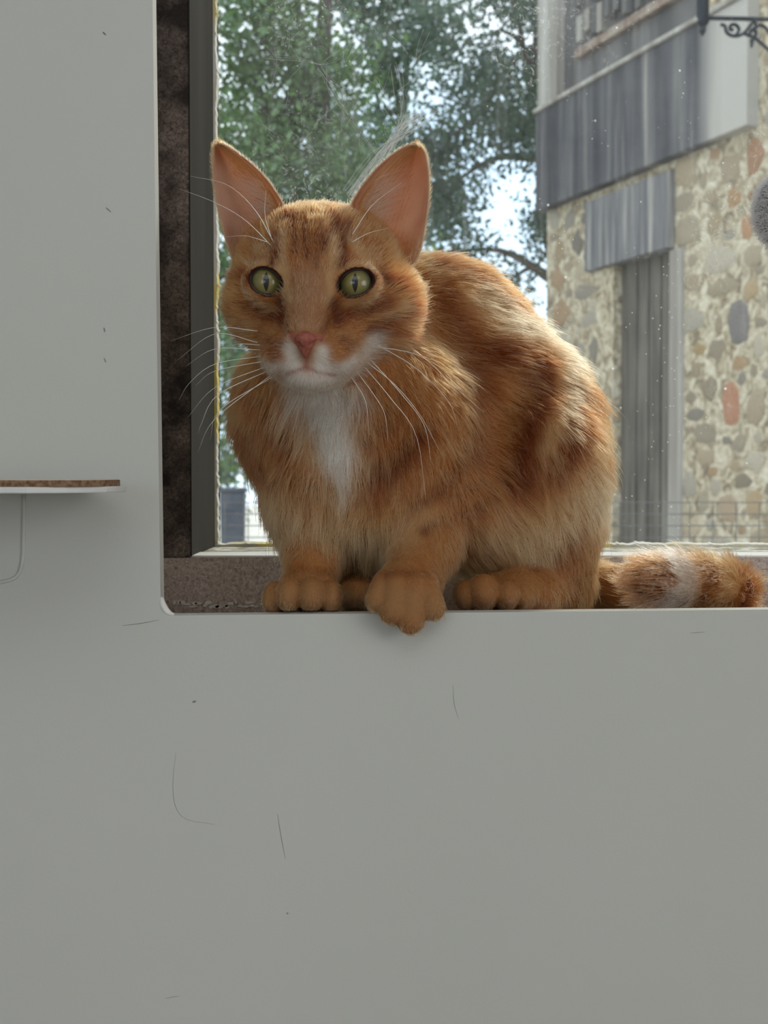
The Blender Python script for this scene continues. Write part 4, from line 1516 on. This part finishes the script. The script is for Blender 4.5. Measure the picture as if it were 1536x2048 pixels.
# ear fur: fringe on the rim, short fuzz on the back, pale tufts inside
er, en, et, el, ec = [], [], [], [], []
for fr_, nn, sx in ((E_L, EAR_N[0], -1), (E_R, EAR_N[1], 1)):
    nv, nu = fr_.shape[:2]
    tip = fr_[-1, nu // 2]
    for n_, mode in ((2200, 'rim'), (2600, 'back'), (800, 'tuft'), (6000, 'inner'), (2000, 'base'), (900, 'foot')):
        if mode == 'rim':
            v = rng.random(n_) ** .9
            u = np.where(rng.random(n_) < .5, 0.0, 1.0)
        elif mode == 'back':
            v, u = rng.random(n_), rng.random(n_)
        elif mode == 'tuft':
            v, u = rng.uniform(.12, .5, n_), rng.uniform(.70, .98, n_)
        else:
            v = rng.uniform(.05, .95, n_)
            u = 1 - (1 - .75 * v) * rng.random(n_) ** 1.6 * np.where(rng.random(n_) < .8, .5, 1)
            if mode == 'foot':
                v, u = rng.uniform(.06, .24, n_), rng.random(n_)
            if mode == 'base':
                v, u = rng.uniform(.10, .42, n_), 1 - .38 * rng.random(n_) ** 1.3
        i, j = np.minimum((v * (nv - 1)).astype(int), nv - 2), np.minimum((u * (nu - 1)).astype(int), nu - 1)
        fv = (v * (nv - 1) - i)[:, None]
        p0 = fr_[i, j] * (1 - fv) + fr_[i + 1, j] * fv
        n0 = nn[i, j]
        up = fr_[i + 1, j] - fr_[i, j]
        up /= np.maximum(np.linalg.norm(up, axis=1), 1e-6)[:, None]
        side = np.where(u < .5, 1.0, -1.0)[:, None] * np.array([sx, 0, 0])
        if mode == 'rim':
            t_ = up * .8 + side * .45 + rng.normal(0, .15, (n_, 3)); l_ = rng.uniform(.0015, .0042, n_); n0 = n0 * .2; col = LIGHT * .9 + ORANGE * .1
        elif mode == 'back':
            t_ = up - n0 * .3; p0 = p0 - n0 * .0010; l_ = rng.uniform(.002, .0045, n_); n0 = -n0 * .3; col = ORANGE
        elif mode == 'tuft':
            t_ = np.array([sx * 1.0, -.15, .55]) + rng.normal(0, .16, (n_, 3)); l_ = rng.uniform(.010, .022, n_); n0 = n0 * .25; col = WHITE * .7 + LIGHT * .3
        elif mode == 'foot':
            t_ = np.array([sx * .25, -.25, 1.0]) + rng.normal(0, .22, (n_, 3)); l_ = rng.uniform(.005, .010, n_); n0 = n0 * .6; col = TAN * .7 + LIGHT * .3
        elif mode == 'base':
            t_ = np.array([sx * .5, -.1, .9]) + rng.normal(0, .2, (n_, 3)); l_ = rng.uniform(.004, .009, n_); n0 = n0 * .3; col = ORANGE * .6 + TAN * .4
        else:
            t_ = up + np.array([sx * .25, 0, 0]) + rng.normal(0, .12, (n_, 3)); l_ = rng.uniform(.002, .005, n_); n0 = n0 * .3; col = TAN
        t_ = t_ / np.linalg.norm(t_, axis=1)[:, None]
        q = np.zeros((n_, K, 3))
        pos = p0.copy()
        for k in range(K):
            q[:, k] = pos
            dv_ = t_ + n0 * (1 - .6 * k / (K - 1))
            dv_ /= np.linalg.norm(dv_, axis=1)[:, None]
            pos = pos + dv_ * (l_ / (K - 1))[:, None]
        er.append(q)
        ec.append(np.clip(col * rng.uniform(.8, 1.15, (n_, 1)), 0, .95))
        el.append(np.full(n_, .00006))
pts = np.concatenate([pts] + er)
hcol = np.concatenate([hcol] + ec)
hrad = np.concatenate([hrad] + el)

# keep hair out of the ledge and the board
pl = pts.reshape(-1, 3)
led = np.where(pl[:, 1] > .012, -0.0032 - (pl[:, 1] - .012) * .110, np.where(pl[:, 1] > -.0005, .0006, -1))
pl[:, 2] = np.maximum(pl[:, 2], led)
nh = len(pts)
hc = bpy.data.hair_curves.new('fur')
hc.add_curves([K] * nh)
hc.points.foreach_set('position', (pl - CR).astype(np.float32).ravel())
prof = np.array([1.0, .95, .8, .55, .12])
hc.points.foreach_set('radius', (hrad[:, None] * prof[None]).astype(np.float32).ravel())
at = hc.attributes.new('coat', 'FLOAT_COLOR', 'CURVE')
at.data.foreach_set('color', np.concatenate([hcol, np.ones((nh, 1))], 1).astype(np.float32).ravel())
m, nt, b, out = mat('cat_fur')
nt.nodes.remove(b)
at = N(nt, 'Attribute', attribute_name='coat')
hb = N(nt, 'BsdfHairPrincipled')
hb.model = 'CHIANG'
hb.parametrization = 'COLOR'
hb.inputs['Roughness'].default_value = .42
hb.inputs['Radial Roughness'].default_value = .55
hb.inputs['Coat'].default_value = 0.0
nt.links.new(at.outputs['Color'], hb.inputs['Color'])
nt.links.new(hb.outputs[0], out.inputs['Surface'])
hc.materials.append(m)
put(bpy.data.objects.new('fur', hc), parent=cat_root, kind='stuff')

# ---- whiskers and brow hairs
m, nt, b, out = mat('whisker')
b.inputs['Base Color'].default_value = (.92, .90, .86, 1)
b.inputs['Roughness'].default_value = .4
M['whisker'] = m
WH = [[(745, 692), (840, 712), (905, 770), (968, 825)], [(735, 725), (790, 770), (840, 830), (878, 900)], [(730, 735), (780, 795), (832, 870), (852, 1000)],
      [(715, 745), (748, 790), (770, 830), (776, 885)], [(700, 750), (730, 800), (738, 862)], [(755, 690), (830, 735), (895, 800), (915, 850)], [(742, 720), (800, 785), (848, 850), (862, 925)],
      [(515, 662), (429, 655), (341, 682)], [(515, 685), (430, 668), (355, 720)], [(520, 700), (430, 698), (370, 733)], [(525, 712), (430, 728), (380, 765), (358, 800)],
      [(530, 722), (430, 742), (390, 772)], [(535, 732), (430, 775), (375, 835)], [(540, 740), (435, 790), (402, 850), (397, 866)], [(545, 748), (430, 838), (395, 905)], [(548, 752), (440, 820), (420, 880)],
      [(520, 690), (480, 688), (450, 694)]]
BR = [[(548, 486), (510, 420), (455, 370), (380, 352)], [(545, 494), (490, 440), (430, 405), (360, 378)], [(542, 474), (530, 430), (532, 380)], [(535, 484), (492, 472), (450, 474)],
      [(705, 468), (745, 410), (802, 366)], [(704, 484), (738, 466), (778, 456)]]
for grp, y0, y1 in ((WH, .006, .045), (BR, .018, .012)):
    for w in grp:
        n = len(w)
        left = w[0][0] < 620
        p3 = [P(x, y, y0 + (y1 if grp is BR else (y1 * .6 if left else -.02)) * (i / (n - 1)) ** 1.3 + (0.012 if (grp is WH and i == 0) else 0)) for i, (x, y) in enumerate(w)]
        cpts = catmull(p3, 14)
        MB().tube(cpts, [.00022 * (1 - .82 * i / 13) for i in range(14)], 5).build('whisker', M['whisker'], cat_root, smooth=True)

# ------------------------------------------------------------------ small things in the room
M['cork'] = noise_mat('cork', [(.35, (.14, .075, .040)), (.6, (.30, .19, .115))], 400, 5, .95, .4, bscale=900)
M['cork_top'] = noise_mat('cork_top', [(.3, (.62, .54, .42)), (.7, (.74, .66, .54))], 300, 4, .9)
M['shelf'] = noise_mat('white_shelf', [(.3, (.68, .70, .68)), (.7, (.74, .76, .74))], 40, 3, .5)


def rounded_plan(x0, x1, y0, y1, r, n=8):
    pts = [(x0, y0)]
    for k in range(n + 1):
        w = -math.pi / 2 + k / n * math.pi / 2
        pts.append((x1 - r + r * math.cos(w), y0 + r + r * math.sin(w)))
    for k in range(n + 1):
        w = k / n * math.pi / 2
        pts.append((x1 - r + r * math.cos(w), y1 - r + r * math.sin(w)))
    pts.append((x0, y1))
    return pts


def plate(name, plan, z0, z1, mt, parent=None, **kw):
    n = len(plan)
    v = [(x, y, z0) for x, y in plan] + [(x, y, z1) for x, y in plan]
    f = [tuple(range(n - 1, -1, -1)), tuple(range(n, 2 * n))] + [(i, (i + 1) % n, (i + 1) % n + n, i + n) for i in range(n)]
    return mesh_obj(name, v, f, mt, parent, **kw)


ys = -.10
zs0, zs1 = P(100, 987, ys).z, P(100, 974, ys).z
zc1 = P(100, 959, ys).z
xs = P(242, 980, -.055).x
shelf = thing('wall_shelf', (xs - .12, -.05, zs0), 'thin white wall shelf with a rounded end, beside the window', 'shelf')
o = plate('board', rounded_plan(-.62, xs, ys, .0, .045), zs0, zs1, M['shelf'], shelf)
bevel(o, .0006)
mb = MB()
mb.tube(catmull([P(48, 990, .0), P(47, 1060, .0), P(45, 1120, .0), P(34, 1152, .0), P(4, 1164, .0), P(-30, 1166, .0)], 20), .0011, 8)
mb.build('bracket', M['wall'], shelf, smooth=True)
pad = thing('cork_mat', (xs - .12, -.055, zs1), 'brown cork pad with a pale top lying on the white shelf', 'mat')
xp = P(231, 965, -.055).x
o = plate('cork_layer', rounded_plan(-.61, xp, ys + .002, -.012, .035), zs1, zc1 - .0004, M['cork'], pad)
plate('top_layer', rounded_plan(-.61, xp - .0005, ys + .003, -.012, .035), zc1 - .0004, zc1, M['cork_top'], pad)

# grey fuzzy ball toy hanging at the right edge of the opening
yT = .06
cT = P(1597, 420, yT)
RT = 84 / F * (yT - CAM_Y)
ball = thing('felt_ball', cT, 'grey fuzzy ball toy hanging in front of the pane at the right edge', 'cat toy')
M['felt'] = noise_mat('grey_felt', [(.35, (.17, .165, .17)), (.65, (.30, .29, .295))], 220, 6, 1.0, .6, bscale=900)
v, f = [], []
for i in range(25):
    th = math.pi * i / 24
    for k in range(36):
        w = 2 * math.pi * k / 36
        rr = RT * (1 + .02 * math.sin(5 * w + 3 * th) + .015 * random.uniform(-1, 1))
        v.append((rr * math.sin(th) * math.cos(w), rr * math.sin(th) * math.sin(w), rr * math.cos(th)))
for i in range(24):
    for k in range(36):
        f.append((i * 36 + k, i * 36 + (k + 1) % 36, (i + 1) * 36 + (k + 1) % 36, (i + 1) * 36 + k))
mesh_obj('ball', v, f, M['felt'], ball, smooth=True, local=True)
MB().tube([cT + Vector((0, 0, RT * .95)), Vector((cT.x, cT.y, zt - .001))], .0008, 6).build('string', M['whisker'], ball)
nf = 15000
dv_ = rng.normal(0, 1, (nf, 3))
dv_ /= np.linalg.norm(dv_, axis=1)[:, None]
tg = dv_ + rng.normal(0, .7, (nf, 3))
tg /= np.linalg.norm(tg, axis=1)[:, None]
q = np.zeros((nf, 3, 3))
for k in range(3):
    q[:, k] = dv_ * RT * .99 + tg * (rng.uniform(.002, .0055, nf) * k / 2)[:, None]
hc = bpy.data.hair_curves.new('fuzz')
hc.add_curves([3] * nf)
hc.points.foreach_set('position', q.astype(np.float32).ravel())
hc.points.foreach_set('radius', np.tile(np.array([.00008, .00007, .00003], np.float32), nf))
m, nt, b, out = mat('grey_fuzz')
b.inputs['Base Color'].default_value = (.93, .92, .92, 1)
b.inputs['Roughness'].default_value = .7
hc.materials.append(m)
put(bpy.data.objects.new('fuzz', hc), parent=ball, kind='stuff')

# cobweb spun in the corner of the pane
yc = yP - .004
m, nt, b, out = mat('cobweb')
b.inputs['Base Color'].default_value = (.85, .86, .84, 1)
b.inputs['Roughness'].default_value = .6
b.inputs['Transmission Weight'].default_value = 0.0
M['web'] = m
mb = MB()


def thread(pp, r):
    mb.tube(catmull([P(x, y, yc + random.uniform(-.003, .0)) for x, y in pp], 7), r, 4)


for k in range(46):                       # main bundle running up to the right of the ear
    a, b_ = random.gauss(0, 5), random.gauss(0, 16)
    thread([(705 + a + random.gauss(0, 4), 392 + a), (760 + a * 1.2 + random.gauss(0, 5), 318 + a), (805 + b_ * .5, 258 + b_ * .3), (836 + b_ * 1.2 + random.gauss(0, 8), 226 + abs(b_) * random.uniform(-.6, 1.2))], random.uniform(.00004, .00013))
for k in range(60):                       # loose threads fanning out
    x, y = random.uniform(520, 850), random.uniform(90, 330)
    w = random.uniform(-2.6, -.4)
    l_ = random.uniform(15, 70)
    thread([(x, y), (x + math.cos(w) * l_ * .5 + random.uniform(-8, 8), y + math.sin(w) * l_ * .5), (x + math.cos(w) * l_, y + math.sin(w) * l_ + random.uniform(-8, 8))], random.uniform(.00003, .00008))
for a, b_ in (((800, 258), (750, 160)), ((800, 258), (795, 130)), ((760, 318), (640, 130)), ((640, 130), (540, 110)), ((700, 230), (640, 130)), ((640, 130), (700, 95)), ((800, 258), (840, 215))):
    for k in range(4):
        thread([(a[0] + random.uniform(-5, 5), a[1]), ((a[0] + b_[0]) / 2 + random.uniform(-12, 12), (a[1] + b_[1]) / 2 + random.uniform(-10, 10)), (b_[0] + random.uniform(-14, 14), b_[1] + random.uniform(-8, 8))], random.uniform(.00003, .00008))
for k in range(240):
    x, y = (random.gauss(690, 90), random.gauss(190, 60)) if k % 3 else (random.gauss(790, 30), random.gauss(270, 30))
    c0 = P(x, y, yc - .001)
    mb.tube([c0, c0 + Vector((random.uniform(-.0004, .0004), 0, random.uniform(.0002, .0005)))], random.uniform(.00008, .00022), 4)
web = mb.build('cobweb', M['web'], label='dusty white cobweb stretched over the pane above the cat\'s ear', cat='cobweb', kind='stuff')

# scuffs, stray hairs and specks on the painted board
m, nt, b, out = mat('scuff')
b.inputs['Base Color'].default_value = (.30, .30, .285, 1)
b.inputs['Roughness'].default_value = .8
M['scuff'] = m
for pp, r in (([(352, 1505), (346, 1560), (350, 1610), (372, 1638), (430, 1649)], .00014), ([(555, 1628), (562, 1672), (571, 1718)], .00020), ([(906, 1370), (908, 1405), (917, 1438)], .00016),
              ([(245, 1251), (280, 1247), (318, 1240)], .00022), ([(330, 1997), (345, 1994), (358, 1992)], .00018), ([(385, 1404), (392, 1402)], .0006), ([(573, 1826), (577, 1827)], .0005),
              ([(1380, 1266), (1410, 1264)], .00018), ([(212, 415), (222, 424)], .00035), ([(208, 655), (210, 664)], .0004), ([(208, 716), (212, 725)], .0004), ([(206, 64), (212, 70)], .0005)):
    cp = catmull([P(x, y, -.00002) for x, y in pp], 14)
    MB().tube(cp, [r * (.4 + .6 * math.sin(math.pi * (i + 1) / 15)) for i in range(14)], 5).build('scuff_mark', M['scuff'], wall_front)
